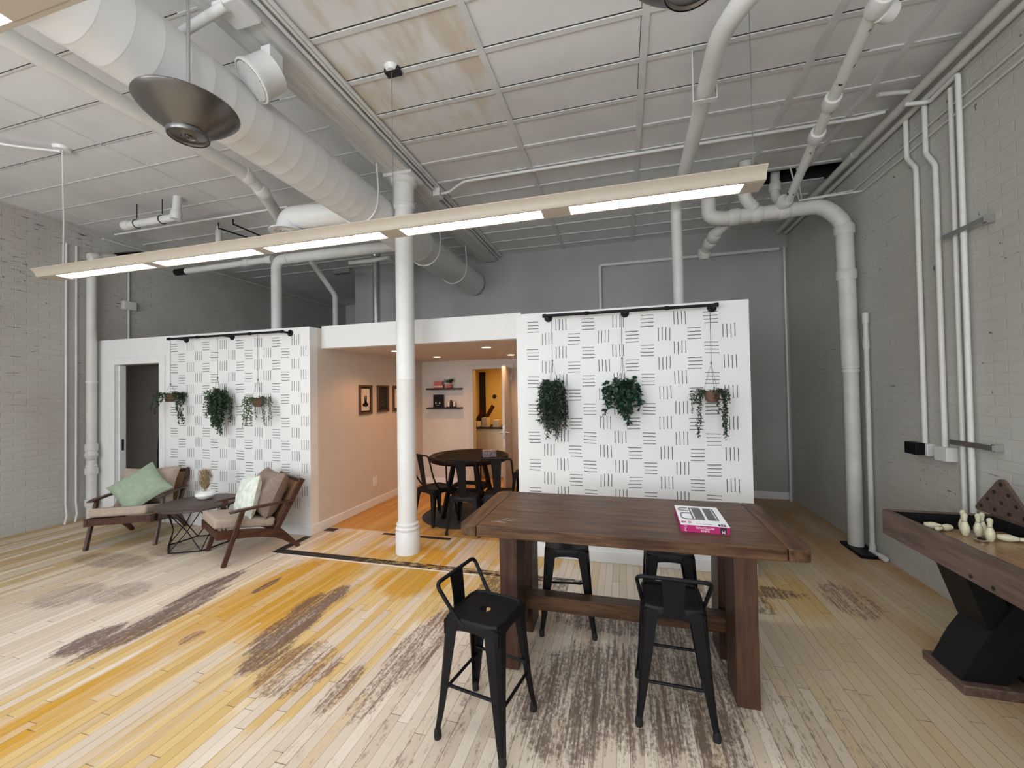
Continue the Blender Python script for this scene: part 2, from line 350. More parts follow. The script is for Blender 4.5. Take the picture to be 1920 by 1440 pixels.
# ------------------------------------------------------------------ mesh helpers
class B:
    def __init__(s): s.bm = bmesh.new()
    def face(s, pts):
        return s.bm.faces.new([s.bm.verts.new(p) for p in pts])
    def box(s, x0, x1, y0, y1, z0, z1, mat=None):
        vs = [s.bm.verts.new((x, y, z)) for x in (x0, x1) for y in (y0, y1) for z in (z0, z1)]
        if mat is not None:
            for v in vs: v.co = mat @ v.co
        for f in ((0, 1, 3, 2), (4, 6, 7, 5), (0, 4, 5, 1), (2, 3, 7, 6), (0, 2, 6, 4), (1, 5, 7, 3)):
            s.bm.faces.new([vs[i] for i in f])
        return s
    def bar(s, a, b, w, h, up=(0, 0, 1)):
        """rectangular bar from a to b, w across, h along up"""
        a = Vector(a); b = Vector(b); d = (b - a); L = d.length; d.normalize()
        up = Vector(up); x = d.cross(up)
        if x.length < 1e-4: x = d.cross(Vector((1, 0, 0)))
        x.normalize(); z = x.cross(d)
        m = Matrix((x, d, z)).transposed().to_4x4(); m.translation = a
        return s.box(-w / 2, w / 2, 0, L, -h / 2, h / 2, m)
    def rings(s, rings, closed=False, cap=True):
        vr = [[s.bm.verts.new(p) for p in r] for r in rings]; n = len(vr[0]); k = len(vr)
        for i in range(k if closed else k - 1):
            a, b = vr[i], vr[(i + 1) % k]
            for j in range(n): s.bm.faces.new((a[j], a[(j + 1) % n], b[(j + 1) % n], b[j]))
        if cap and not closed:
            s.bm.faces.new(list(reversed(vr[0]))); s.bm.faces.new(vr[-1])
        return s
    def tube(s, pts, r, seg=12, fil=0, closed=False, rad=None):
        pts = [Vector(p) for p in pts]
        if fil:
            out = [pts[0]]
            for i in range(1, len(pts) - 1):
                p = pts[i]; a = pts[i - 1] - p; b = pts[i + 1] - p
                f = min(fil, a.length * .49, b.length * .49); a = p + a.normalized() * f; b = p + b.normalized() * f
                for k in range(7):
                    q = k / 6; out.append(a * (1 - q) ** 2 + p * 2 * q * (1 - q) + b * q * q)
            pts = out + [pts[-1]]
        n = len(pts); rs = []; nrm = None
        for i in range(n):
            if closed: d = pts[(i + 1) % n] - pts[i - 1]
            else: d = pts[min(i + 1, n - 1)] - pts[max(i - 1, 0)]
            d.normalize()
            if nrm is None:
                nrm = d.cross(Vector((0, 0, 1)))
                if nrm.length < .01: nrm = d.cross(Vector((1, 0, 0)))
            nrm = (nrm - d * nrm.dot(d)).normalized(); bn = d.cross(nrm)
            rr = rad[i] if rad else r
            rs.append([pts[i] + nrm * rr * math.cos(2 * pi * j / seg) + bn * rr * math.sin(2 * pi * j / seg) for j in range(seg)])
        return s.rings(rs, closed)
    def lathe(s, prof, c=(0, 0, 0), seg=32, mat=None, cap=True):
        c = Vector(c); rs = []
        for r, z in prof:
            ring = [Vector((max(r, 1e-4) * math.cos(2 * pi * j / seg), max(r, 1e-4) * math.sin(2 * pi * j / seg), z)) for j in range(seg)]
            rs.append([(mat @ p if mat is not None else p) + c for p in ring])
        return s.rings(rs, cap=cap)
    def prism(s, out, f0, f1):
        """outline (list of 2D), f0/f1 map 2D -> 3D for both faces"""
        a = [s.bm.verts.new(f0(p)) for p in out]; b = [s.bm.verts.new(f1(p)) for p in out]; n = len(out)
        s.bm.faces.new(list(reversed(a))); s.bm.faces.new(b)
        for i in range(n): s.bm.faces.new((a[i], a[(i + 1) % n], b[(i + 1) % n], b[i]))
        return s
    def build(s, name, mat, parent=None, smooth=False, bevel=0, seg=2, mats=None):
        bmesh.ops.recalc_face_normals(s.bm, faces=s.bm.faces)
        me = bpy.data.meshes.new(name); s.bm.to_mesh(me); s.bm.free()
        if mats:
            for m in mats: me.materials.append(M[m])
        else: me.materials.append(M[mat] if isinstance(mat, str) else mat)
        if smooth: me.shade_smooth(); me.set_sharp_from_angle(angle=R(38))
        o = bpy.data.objects.new(name, me); C.objects.link(o)
        if parent: o.parent = parent
        if bevel:
            md = o.modifiers.new('bevel', 'BEVEL'); md.width = bevel; md.segments = seg; md.limit_method = 'ANGLE'; md.angle_limit = R(40)
            me.shade_smooth(); me.set_sharp_from_angle(angle=R(38))
        return o

def tag(o, label, cat, group=None):
    o['label'] = label; o['category'] = cat
    if group: o['group'] = group
    return o
def thing(name, label, cat, loc=(0, 0, 0), rz=0, group=None):
    o = bpy.data.objects.new(name, None); C.objects.link(o); o.location = loc; o.rotation_euler = (0, 0, rz)
    o.empty_display_size = .1
    return tag(o, label, cat, group)
def st(o): o['kind'] = 'structure'; return o
def copy_tree(o, parent=None):
    c = o.copy(); C.objects.link(c)
    if parent: c.parent = parent
    for ch in [q for q in bpy.data.objects if q.parent == o]: copy_tree(ch, c)
    return c
def dup(src, loc, rz, label, group=None):
    c = copy_tree(src); c.location = loc; c.rotation_euler = (0, 0, rz); c['label'] = label
    if group: c['group'] = group
    return c
def text(s, size, mat, parent, m, name='lettering', depth=.0004, ax='CENTER'):
    cu = bpy.data.curves.new('t', 'FONT'); cu.body = s; cu.size = size; cu.extrude = depth; cu.align_x = ax; cu.align_y = 'CENTER'
    o = bpy.data.objects.new('t', cu); C.objects.link(o)
    dg = bpy.context.evaluated_depsgraph_get(); me = bpy.data.meshes.new_from_object(o.evaluated_get(dg))
    bpy.data.objects.remove(o)
    me.transform(m); me.materials.clear(); me.materials.append(M[mat])
    q = bpy.data.objects.new(name, me); C.objects.link(q); q.parent = parent; return q

# ------------------------------------------------------------------ the setting
XL, XR, YB, YF, ZC = -6.82, 2.26, 6.5, -3.2, 3.84
PF = 3.83          # front face of the white partitions
WX0, WX1 = -3.38, -.98
st(B().box(XL - .3, XR + .3, YF - .2, 9.2, -.2, 0).build('floor', 'floor'))
hx0, hx1, hy0, hy1 = 1.44, 2.25, 4.84, 5.20
cb = B()
cb.box(XL - .3, hx0, YF - .2, 9.2, ZC, ZC + .12).box(hx1, XR + .3, YF - .2, 9.2, ZC, ZC + .12)
cb.box(hx0, hx1, YF - .2, hy0, ZC, ZC + .12).box(hx0, hx1, hy1, 9.2, ZC, ZC + .12)
st(cb.build('ceiling', 'ceil'))
rc = B(); rc.box(hx0, hx1, hy0, hy1, ZC + .6, ZC + .65)
for (x0, x1, y0, y1) in ((hx0, hx0 + .01, hy0, hy1), (hx1 - .01, hx1, hy0, hy1), (hx0, hx1, hy0, hy0 + .01), (hx0, hx1, hy1 - .01, hy1)): rc.box(x0, x1, y0, y1, ZC + .004, ZC + .6)
st(rc.build('ceiling_void', 'voidm'))
st(B().box(XL - .3, XL, YF - .2, 9.2, 0, ZC).build('wall_left', 'brickL'))
st(B().box(XR, XR + .3, YF - .2, 9.2, 0, ZC).build('wall_right', 'brickR'))
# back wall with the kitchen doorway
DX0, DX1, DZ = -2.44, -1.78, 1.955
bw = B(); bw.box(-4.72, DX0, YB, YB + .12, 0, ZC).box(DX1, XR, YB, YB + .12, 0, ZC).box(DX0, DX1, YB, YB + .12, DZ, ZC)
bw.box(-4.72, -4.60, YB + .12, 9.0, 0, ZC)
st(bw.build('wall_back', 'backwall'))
st(B().box(XL, -4.6, 9.0, 9.2, 0, ZC).build('wall_far', 'brickB'))
# front wall behind the camera with three tall windows
fw = B(); ws = [(-5.6, -3.4), (-2.7, -.5), (.1, 1.8)]
fw.box(XL, XR, YF - .2, YF, 0, .8).box(XL, XR, YF - .2, YF, 3.3, ZC)
ed = [XL] + [v for w in ws for v in w] + [XR]
for i in range(0, len(ed), 2): fw.box(ed[i], ed[i + 1], YF - .2, YF, .8, 3.3)
st(fw.build('wall_front', 'brickB'))
for i, (a, b) in enumerate(ws):
    f = B()
    for x in (a, (a + b) / 2 - .03, b - .06): f.box(x, x + .06, YF - .12, YF - .06, .8, 3.3)
    for z in (.8, 2.0, 3.24): f.box(a, b, YF - .12, YF - .06, z, z + .06)
    st(f.build('window_%d' % (i + 1), 'trim'))
# ceiling battens
bt = B(); yl = [2.545 + .3735 * k for k in range(-9, 11)]
jr = random.Random(4)
for y in yl:
    bt.box(-1.9, XR - .1, y - .018, y + .018, ZC - .009, ZC)
for x in (-.863, .183, 1.31, 1.88): bt.box(x - .024, x + .024, YF, YB, ZC - .012, ZC)
for k, x in enumerate((-3.40, -4.45, -5.50, -6.5)): bt.box(x - .006, x + .006, YF, 9, ZC - .004, ZC)
for y in yl: bt.box(XL, -2.25, y - .007, y + .007, ZC - .004, ZC)
for y in yl[-6:]: bt.box(XL, -2.25, y - .014, y + .014, ZC - .010, ZC)
st(bt.build('trim_1', 'batten'))
# gaps: dark shadow joints next to some battens
gp = B()
for y in yl[7:12]: gp.box(-1.88, XR - .6, y - .026, y - .018, ZC - .002, ZC + .0005)
gp.box(-.891, -.887, YF, 4.6, ZC - .002, ZC); gp.box(.155, .159, YF, 3.2, ZC - .002, ZC)
for x in (-3.40, -4.45, -5.50): gp.box(x - .009, x - .006, YF, 6, ZC - .003, ZC)
for y in yl[5:10]: gp.box(XL, -2.5, y - .011, y - .007, ZC - .003, ZC)
st(gp.build('trim_2', 'potdark'))
# beam
bz = ZC - .11
be = B()
for k in range(4):
    x0 = -2.235 + k * .068; be.box(x0, x0 + .0665, YF, YB - .05, bz, ZC)
st(be.build('trim_beam', 'beam', bevel=.003))
# ---- left partition: doorway x -6.44..-5.645
LD0, LD1, LDZ = -6.44, -5.645, 2.0
ZT = 2.335
st(B().box(XL, LD0, PF, PF + .12, 0, ZT).box(LD0, LD1, PF, PF + .12, LDZ, ZT).box(LD1, -5.50, PF, PF + .12, 0, ZT).build('wall_partition_left', 'wall'))
st(B().box(-5.50, WX0, PF, PF + .12, 0, ZT).build('wall_patterned_left', 'patL'))
st(B().box(WX0 - .12, WX0, PF + .12, YB, 0, ZT).build('wall_alcove_left', 'wallin'))
# rest of the shell
st(B().box(WX1, 1.04, PF, PF + .12, 0, 2.312).build('wall_patterned_right', 'patR'))
st(B().box(WX1, WX1 + .12, PF + .12, YB, 0, 2.312).box(.92, 1.04, PF + .12, YB, 0, 2.312).build('wall_alcove_right', 'wallin'))
st(B().box(WX0, WX1, 4.02, 4.14, 2.105, 2.365).build('trim_header', 'wall'))
st(B().box(WX0, WX1, 4.14, YB, 2.105, 2.2).build('ceiling_alcove', 'wallin'))
st(B().box(XL, WX0 - .12, PF + .12, YB, 2.25, 2.33).build('ceiling_closet', 'wall'))
st(B().box(WX1 + .12, .92, PF + .12, YB, 2.2, 2.30).build('ceiling_store', 'wall'))
st(B().box(WX0, DX0 - .07, YB - .012, YB - .0005, 0, 2.105).box(DX1 + .07, WX1, YB - .012, YB - .0005, 0, 2.105).box(DX0 - .07, DX1 + .07, YB - .012, YB - .0005, DZ + .07, 2.105).build('wall_alcove_back', 'wallin'))
# baseboards
def baseb(name, x0, x1, y0, y1, h=.105):
    st(B().box(x0, x1, y0, y1, .0, h).build(name, 'trim', bevel=.005))
baseb('baseboard_front_left', LD1 + .1, WX0 + .012, PF - .014, PF)
baseb('baseboard_front_right', WX1 - .012, 1.052, PF - .014, PF)
baseb('baseboard_alcove_left', WX0, WX0 + .014, PF - .014, YB - .014)
baseb('baseboard_alcove_back', WX0 + .014, DX0 - .08, YB - .028, YB - .012)
baseb('baseboard_back', 1.05, XR - .03, YB - .014, YB)
# closet door casing + alcove door casing
cs = B(); cs.box(LD0 - .09, LD0, PF - .018, PF, 0, LDZ + .09).box(LD1, LD1 + .09, PF - .018, PF, 0, LDZ + .09).box(LD0, LD1, PF - .018, PF, LDZ, LDZ + .09)
st(cs.build('trim_door_left', 'trim', bevel=.004))
cs = B(); cs.box(DX0 - .07, DX0 + .006, YB - .028, YB + .12, 0, DZ + .07).box(DX1 - .006, DX1 + .07, YB - .028, YB + .12, 0, DZ + .07).box(DX0, DX1, YB - .028, YB + .12, DZ - .006, DZ + .07)
st(cs.build('trim_door_kitchen', 'doorw', bevel=.004))
# pocket style leaf swung against the left jamb of the closet
d1 = st(B().box(LD0 + .004, LD0 + .03, PF + .03, PF + .10, .01, LDZ - .005).build('door_1', 'trim', bevel=.002))
hp = B().box(LD0 + .030, LD0 + .033, PF + .05, PF + .075, .87, 1.02).build('flush_pull', 'wire', d1); hp['label'] = 'dark metal flush pull'
# kitchen behind the back wall
kb = B(); kb.box(-3.4, -3.3, YB + .12, 8.6, 0, 2.4).box(-1.2, -1.1, YB + .12, 8.6, 0, 2.4).box(-3.4, -1.1, 8.6, 8.7, 0, 2.4).box(-3.4, -1.1, YB + .12, 8.7, 2.3, 2.4)
st(kb.build('wall_kitchen', 'kit'))
kd = st(B().box(-3.06, -2.93, 8.55, 8.6, 0, 2.0).build('trim_kitchen', 'voidm'))
# door leaf, open towards the room, hinge on the right jamb
dl = thing('door_3', 'open door', 'door', (DX1 - .002, YB - .03, 0), R(96.5)); del dl['label'], dl['category']; dl['kind'] = 'structure'
# local: leaf runs along -x when closed; opened by rotation. build along -x
def leafbox(x0, x1, y0, y1, z0, z1, n, m, **k): return B().box(x0, x1, y0, y1, z0, z1).build(n, m, dl, **k)
leafbox(-.66, 0, -.02, .02, .01, DZ - .005, 'leaf', 'doorw', bevel=.002)
hh = B()
for sgn in (-1, 1):
    hh.lathe([(.026, 0), (.026, .012), (.010, .014), (.010, .05)], (-.60, sgn * .02, .955), 14, Matrix.Rotation(R(-90 * sgn), 4, 'X'))
    hh.tube([(-.60, sgn * .065, .955), (-.50, sgn * .07, .955)], .008, 8)
hh.build('door_handle', 'chrome', dl, smooth=True)
leafbox(-.664, -.659, -.013, .013, .87, 1.05, 'latch_plate', 'chrome')
hb = B()
for z in (.25, 1.05, 1.75): hb.box(-.008, .006, -.028, -.018, z, z + .1)
hb.build('hinge', 'chrome', dl)

# ------------------------------------------------------------------ cast column
col = thing('cast_column', 'white painted round iron column standing in front of the alcove', 'column', (-2.08, 3.655, 0))
B().lathe([(.118, 0), (.118, .205), (.112, .215), (.112, .225), (.117, .232), (.117, .245), (.110, .252), (.104, .262), (.109, .272), (.109, .285), (.100, .293), (.092, .30)], seg=48).build('base', 'column', col, smooth=True)
B().lathe([(.0925, .30), (.0915, 1.0), (.091, 1.70), (.094, 1.705), (.091, 1.712), (.0895, 3.40)], seg=48).build('shaft', 'column', col, smooth=True)
c = B(); c.lathe([(.092, 3.40), (.098, 3.42), (.108, 3.425), (.108, 3.45), (.100, 3.46), (.100, 3.62), (.104, 3.64), (.13, 3.66), (.13, 3.70)], seg=40)
c.box(-.15, .15, -.13, .13, 3.70, bz); c.build('capital', 'column', col, smooth=True)

# ------------------------------------------------------------------ ducts and pipes
def run(name, label, cat, pts, r, mat='pipe', fil=0, seg=14, coll=(), strap=(), group=None, cr=1.3, cl=.05):
    """a pipe run as a thing: pipe, couplings and straps"""
    pts = [Vector(p) for p in pts]
    t_ = thing(name, label, cat, pts[0], 0, group); o0 = pts[0]
    B().tube([p - o0 for p in pts], r, seg, fil).build('pipe', mat, t_, smooth=True)
    def along(i, f): return pts[i].lerp(pts[i + 1], f) - o0, (pts[i + 1] - pts[i]).normalized()
    for i, f in coll:
        p, d = along(i, f)
        B().tube([p - d * cl, p - d * cl * .6, p + d * cl * .6, p + d * cl], 0, seg, rad=[r * (cr - .12), r * cr, r * cr, r * (cr - .12)]).build('coupling', mat, t_, smooth=True)
    for i, f in strap:
        p, d = along(i, f)
        B().tube([p - d * .012, p + d * .012], r * 1.12, seg).build('clamp', 'pipe2', t_, smooth=True)
    return t_

# spiral duct
dt = thing('spiral_duct', 'large white spiral air duct running along the ceiling left of the beam', 'duct', (-2.385, YF, 3.385))
prof = []; y = 0
while y < 7.6:
    prof += [(.2, y), (.2, y + .124), (.2008, y + .127), (.2, y + .130)]; y += .131
prof += [(.2, 9.62)]
B().lathe(prof, (0, 0, 0), 40, Matrix.Rotation(R(-90), 4, 'X')).build('duct_pipe', 'duct', dt, smooth=True)
for yy in (-YF + 1.1, -YF + 3.35, -YF + 4.7, -YF + 5.6):
    pts = [(.215 * math.sin(a) + 0.0, yy, .215 * math.cos(a)) for a in [R(q) for q in range(60, 301, 12)]]
    if True:
        sb = B().tube([(.19, yy, ZC - 3.385 - .01), (.212, yy, .1)] + [(.206 * math.cos(a), yy, .206 * math.sin(a)) for a in [R(q) for q in range(0, -181, -12)]] + [(-.212, yy, .1), (-.19, yy, ZC - 3.385 - .01)], .008, 6)
        sb.build('hanger_strap', 'duct', dt, smooth=True)
br = thing('branch_duct', 'short white branch duct with round ceiling diffuser left of the spiral duct', 'duct', (-2.55, 3.46, 3.36))
B().tube([(.02, 0, 0), (-.36, -.03, .0), (-.66, -.06, .0), (-.69, -.07, -.12)], .115, 24, .14).build('duct_pipe', 'duct', br, smooth=True)
B().lathe([(.115, .02), (.12, .0), (.175, -.012), (.175, -.022), (.13, -.02), (.12, -.005), (.1, .0), (.085, -.014), (.08, 0), (.06, 0), (.05, -.012), (.045, 0), (.02, 0)], (-.69, -.07, -.125), 32).build('diffuser', 'duct', br, smooth=True)

run('heating_pipe', 'white pipe running along the ceiling left of the spiral duct', 'pipe',
    [(-3.33, YF, 3.62), (-3.33, 2.98, 3.62), (-3.36, 3.20, 3.56), Yp(3.85, 533, 422)], .058, 'pipe2', .12, 18, coll=[(1, .1), (1, .95)], cr=1.15)
run('stub_pipe', 'short capped white pipe hanging level under the left ceiling', 'pipe',
    [(-5.62, 3.45, 3.60), (-4.84, 3.45, 3.60), (-4.84, 3.47, ZC)], .042, 'pipe2', .08, 14, coll=[(0, .02), (1, .1)], strap=[(0, .2), (0, .7)])
for k_, x_ in enumerate((-5.45, -5.05)):
    tag(B().tube([(x_, 3.45, ZC - .002), (x_, 3.45, 3.665)], .005, 6).tube([(x_, 3.45 + .047 * math.cos(R(q)), 3.60 + .047 * math.sin(R(q))) for q in range(90, 451, 20)], .0045, 6).build('pipe_hook', 'iron'), ('left', 'right')[k_] + ' black ring hook holding the short capped pipe', 'bracket')
run('conduit', 'thin conduit crossing the left ceiling towards the branch duct', 'pipe',
    [(-6.6, 3.92, 3.78), (-3.75, 3.92, 3.78)], .012, 'pipe2')
p1, p2 = Yp(4.6, 560, 480), Yp(4.6, 740, 462)
run('drop_pipe', 'thick white pipe bending down onto the left partition roof', 'pipe',
    [(-4.60, 4.6, 2.33), (-4.60, 4.6, 3.44), (-2.6, 4.6, 3.44)], .068, 'pipe2', .13, 20, strap=[(1, .1)], coll=[(1, .93)], cr=1.12)
run('header_pipe', 'horizontal white pipe with black joint above the left doorway', 'pipe',
    [(-6.25, 4.6, 3.44), (-4.69, 4.6, 3.46)], .043, 'pipe2', 0, 16, coll=[(0, .72), (0, .98)])
B_ = B().tube([(-6.45, 4.6, 3.44), (-6.255, 4.6, 3.44)], .05, 16).build('pipe_end_cap', 'iron', None, smooth=True); tag(B_, 'black rubber joint at the end of the horizontal pipe over the doorway', 'pipe fitting')
run('vent_stack', 'shiny galvanized vent pipe rising behind the header left of the column', 'pipe',
    [(-3.62, 5.5, 2.33), (-3.62, 5.5, ZC - .08)], .055, 'galv', 0, 20, coll=[(0, .97)])
run('angled_pipe', 'white pipe bending off the far left partition roof up to the ceiling', 'pipe',
    [(-4.60, 5.8, 2.33), (-4.60, 5.8, 3.22), (-4.68, 5.3, 3.70)], .042, 'pipe2', .06, 14)
run('sprinkler_pipe', 'bent white pipe near the ceiling beside the shiny vent', 'pipe',
    [Yp(5.0, 655, 493), Yp(5.0, 700, 488), Yp(5.0, 728, 482), Yp(5.4, 745, 495)], .028, 'pipe2', .05)
tag(B().box(-4.72, -4.4, 5.9, 6.0, 3.62, 3.70).build('strut_channel', 'galv'), 'short galvanized strut hanging under the dark left ceiling', 'bracket')
run('black_pipe', 'left of the two thin black pipes under the left ceiling', 'pipe', [Zp(3.8, 410, 418), Zp(3.72, 410, 428), Zp(3.72, 466, 446)], .010, 'iron', 0, 8)
run('black_pipe', 'right of the two thin black pipes under the left ceiling', 'pipe', [Zp(3.8, 437, 412), Zp(3.74, 437, 420), Zp(3.74, 490, 443)], .010, 'iron', 0, 8)
run('wrapped_pipe', 'lumpy wrapped pipe dropping from the ceiling behind the long light', 'pipe', [Zp(3.8, 410, 425), Zp(3.8, 410, 425) - Vector((0, 0, .32))], .030, 'pipe', 0, 12, coll=[(0, .3), (0, .6)])
# left wall pipes
LX = XL
run('wall_riser', 'thick white vertical pipe beside the doorway on the left brick wall', 'pipe',
    [(LX + .09, 3.74, .0), (LX + .09, 3.74, 3.42), (LX + .09, 4.0, 3.50)], .052, 'pipe', .09, 18, coll=[(0, .27), (0, .18), (0, .06), (1, .1)], strap=[(0, .52), (0, .20)])
vb = B().lathe([(.01, -.07), (.05, -.055), (.07, 0), (.05, .055), (.01, .07)], (LX + .12, 3.72, .83), 18).build('round_valve', 'pipe', None, smooth=True); tag(vb, 'round white painted valve bulge on the thick left wall pipe', 'valve')
bf = B().tube([(LX + .10, 4.02, 3.50), (LX + .12, 4.28, 3.62), (LX + .12, 4.45, 3.66)], .055, 12, rad=[.075, .06, .05]); tag(bf.build('pipe_fitting', 'iron', None, smooth=True), 'black bare fitting at the top of the left wall pipe', 'pipe fitting')
for k, y in enumerate((3.52, 3.62)):
    run('gas_conduit', ('outer' if k == 0 else 'inner') + ' of the two thin vertical conduits on the left brick wall', 'pipe',
        [(LX + .08, y - .04, .0), (LX + .08, y - .02, .10), (LX + .02, y, .24), (LX + .02, y, 3.55), (LX + .02, y + .05, 3.62)][0:4], .011, 'pipe2', 0, 8, strap=[(2, .12), (2, .5)])
run('conduit', 'thin vertical conduit leaving the junction box above the left doorway', 'pipe', [(LX + .02, 4.2, 2.33), (LX + .02, 4.2, 3.6)], .012, 'pipe')
tag(B().box(LX, LX + .06, 4.12, 4.28, 2.82, 2.94).build('junction_box', 'pipe', bevel=.006), 'white junction box on the left brick wall above the doorway', 'electrical box')
run('conduit', 'thin conduit running along the top of the left brick wall', 'pipe', [(LX + .02, 3.9, 3.74), (LX + .02, 8.8, 3.70)], .014, 'pipe')

# right ceiling pipe group
run('drain_pipe', 'bright white pipe running along the ceiling and down behind the right panel', 'pipe',
    [(.98, 1.75, 3.56), (.57, 2.45, 3.56), (.60, 4.72, 3.54), (.62, 4.80, 2.30)], .056, 'pipe2', .16, 20, coll=[], cr=1.12)
hg = B().box(.495, .50, 2.93, 2.97, 3.49, ZC).box(.495, .645, 2.93, 2.97, 3.485, 3.49).box(.64, .645, 2.93, 2.97, 3.49, 3.60)
tag(hg.build('pipe_hanger', 'pipe2'), 'white strap hanger holding the bright ceiling pipe', 'bracket')
w = run('waste_pipe', 'peeling white pipe sloping along the ceiling right of the bright pipe', 'pipe',
    [(1.33, 1.6, 3.58), (1.335, 2.6, 3.56), (1.42, 3.2, 3.53), (1.62, 4.45, 3.46), (1.62, 4.66, 3.38)], .036, 'pipe2', 0, 16, coll=[(0, .93), (2, .05), (2, .35)], cr=1.5)
pk = NT('peeling_paint'); pk.set(pk.mix(pk.ramp(pk.noise(14, 2, .4), .66, .69), (.72, .72, .69), (.02, .015, .012)), .5)
for ch in [q for q in bpy.data.objects if q.parent == w and q.name.startswith('pipe')]: ch.data.materials[0] = pk.m
B().tube([(.03, .97, -.03), (.09, 1.0, -.03)], .05, 18).tube([(.08, .995, -.03), (.10, 1.003, -.03)], .034, 16).build('tee', 'pipe2', w, smooth=True)
run('sewer_pipe', 'thick white pipe crossing below the ceiling and dropping down the right wall', 'pipe',
    [(.92, 4.70, 3.60), (.92, 4.70, 3.38), (1.05, 4.70, 3.345), (1.96, 4.70, 3.36), (2.13, 4.70, 3.18), (2.15, 4.70, 1.75)], .072, 'pipe', .10, 22,
    coll=[(2, .12), (2, .35), (2, .62), (4, .06), (4, .37)], cr=1.18)
run('sewer_pipe', 'lower thinner half of the thick right wall pipe, reaching the floor', 'pipe', [(2.15, 4.70, 1.75), (2.15, 4.70, 0)], .063, 'pipe', 0, 20, strap=[(0, .02), (0, .0)])
run('branch_pipe', 'ribbed white branch pipe angled down behind the long light at right', 'pipe',
    [(1.22, 4.72, 3.40), (1.05, 4.95, 3.30), (.98, 5.3, 3.20), (.98, 5.32, 3.12)], .058, 'pipe', .06, 18, coll=[(1, .2), (1, .55), (2, .2)], cr=1.25)
run('soil_stub', 'short wide white pipe coming out of the ceiling above the long light', 'pipe',
    [(1.24, 4.55, ZC), (1.24, 4.62, 3.50), (1.34, 4.66, 3.40)], .058, 'pipe', .06, 20, coll=[(0, .3)])
run('vent_branch', 'knotted white pipe rising into the black ceiling hole', 'pipe',
    [(1.70, 4.78, 3.36), (1.62, 4.95, 3.62), (1.66, 5.0, 4.1)], .045, 'pipe', .06, 16, coll=[(0, .5), (1, .2)], cr=1.35)
run('cleanout_tee', 'round cleanout cap at the lower end of the peeling pipe', 'pipe fitting', [(1.60, 4.60, 3.42), (1.60, 4.78, 3.36)], .062, 'pipe', 0, 18, coll=[(0, .2)], cr=1.2)
# right wall
run('corner_pipe', 'upper of the two pipes in the corner of ceiling and right wall', 'pipe', [(2.14, YF, 3.73), (2.14, 6.42, 3.73)], .030, 'pipe', 0, 14, strap=[(0, .62), (0, .8)])
run('corner_pipe', 'lower of the two pipes in the corner of ceiling and right wall', 'pipe', [(2.225, YF, 3.70), (2.225, 6.42, 3.70)], .022, 'pipe', 0, 12)
a = Xp(2.245, 1920, 75); 
run('thin_rod', 'upper thin rod along the right wall turning up into the ceiling hole', 'pipe',
    [(2.245, YF, 3.50), (2.245, 4.76, 3.50), (1.80, 4.76, 3.47), (1.80, 4.85, ZC)], .008, 'pipe', 0, 8)
run('thin_rod', 'lower thin rod along the right wall turning up beside the sewer pipe', 'pipe',
    [(2.245, YF, 3.42), (2.245, 4.60, 3.42), (1.72, 4.60, 3.40), (1.72, 4.80, ZC)], .008, 'pipe', 0, 8)
run('conduit', 'conduit crossing the ceiling between the beam box and the right wall', 'pipe',
    [(-1.90, 4.12, 3.76), (-1.80, 4.12, 3.76), (-1.58, 4.02, 3.80), (1.95, 4.02, 3.80), (2.10, 3.95, 3.78)], .014, 'pipe2', .05, 10)
tag(B().box(-1.96, -1.88, 4.06, 4.18, 3.72, 3.82).build('junction_box', 'pipe2', bevel=.004), 'small white junction box on the side of the ceiling beam', 'electrical box')
run('conduit', 'short conduit bending from the ceiling to the right corner pipe', 'pipe', [Zp(3.80, 1645, 178), Zp(3.80, 1690, 173), Zp(3.76, 1722, 172)], .016, 'pipe', .05, 10)
def wallc(label, ys, zt, zb, kink=None, r=.015, x=2.235, stp=()):
    pts = [(x, ys, zt)]
    if kink: pts += [(x, ys + kink[1], kink[0]), (x, ys + kink[2], kink[0] - .13)]
    ye = pts[-1][1]; pts.append((x, ye, zb))
    return run('conduit', label, 'pipe', pts, r, 'pipe2', .03 if kink else 0, 10, strap=stp)
wallc('leftmost vertical conduit on the right wall ending at the black outlet', 3.96, 3.70, 1.12, (3.38, 0, -.10), .017, stp=[(2, .35), (2, .8)])
wallc('second vertical conduit on the right wall ending at the white box', 3.75, 3.72, 1.12, (3.30, 0, -.09), .017, stp=[(2, .35), (2, .8)])
wallc('third vertical conduit on the right wall, passing behind the game table', 3.50, 3.62, .0, None, .014, stp=[(0, .28), (0, .7)])
run('conduit', 'rightmost vertical conduit on the right wall, hooked over at its top', 'pipe',
    [(2.12, 3.75, 3.70), (2.235, 3.70, 3.66), (2.225, 3.415, 3.66), (2.225, 3.415, .0)], .016, 'pipe2', .03, 10, strap=[(2, .3), (2, .71)])
ob = B().box(2.20, XR, 3.78, 3.90, 1.03, 1.12); ot = ob.build('outlet_box', 'pipe2', bevel=.004); tag(ot, 'outlet box with a black cover on the right wall', 'electrical box')
B().box(2.14, 2.20, 3.80, 3.93, 1.035, 1.125).build('cover', 'black', ot, bevel=.003)['label'] = 'black outlet cover'
tag(B().box(2.19, XR, 3.58, 3.70, 1.02, 1.12).build('junction_box', 'pipe2', bevel=.004), 'small white square box under the second conduit on the right wall', 'electrical box')
for z, lb in ((2.58, 'upper'), (1.15, 'lower')):
    o = B().box(2.20, 2.215, 3.22, 3.56, z, z + .035).box(2.215, 2.258, 3.22, 3.25, z - .005, z + .04).build('strut_clamp', 'galv'); tag(o, lb + ' metal strut clamping the two right conduits to the brick wall', 'bracket')
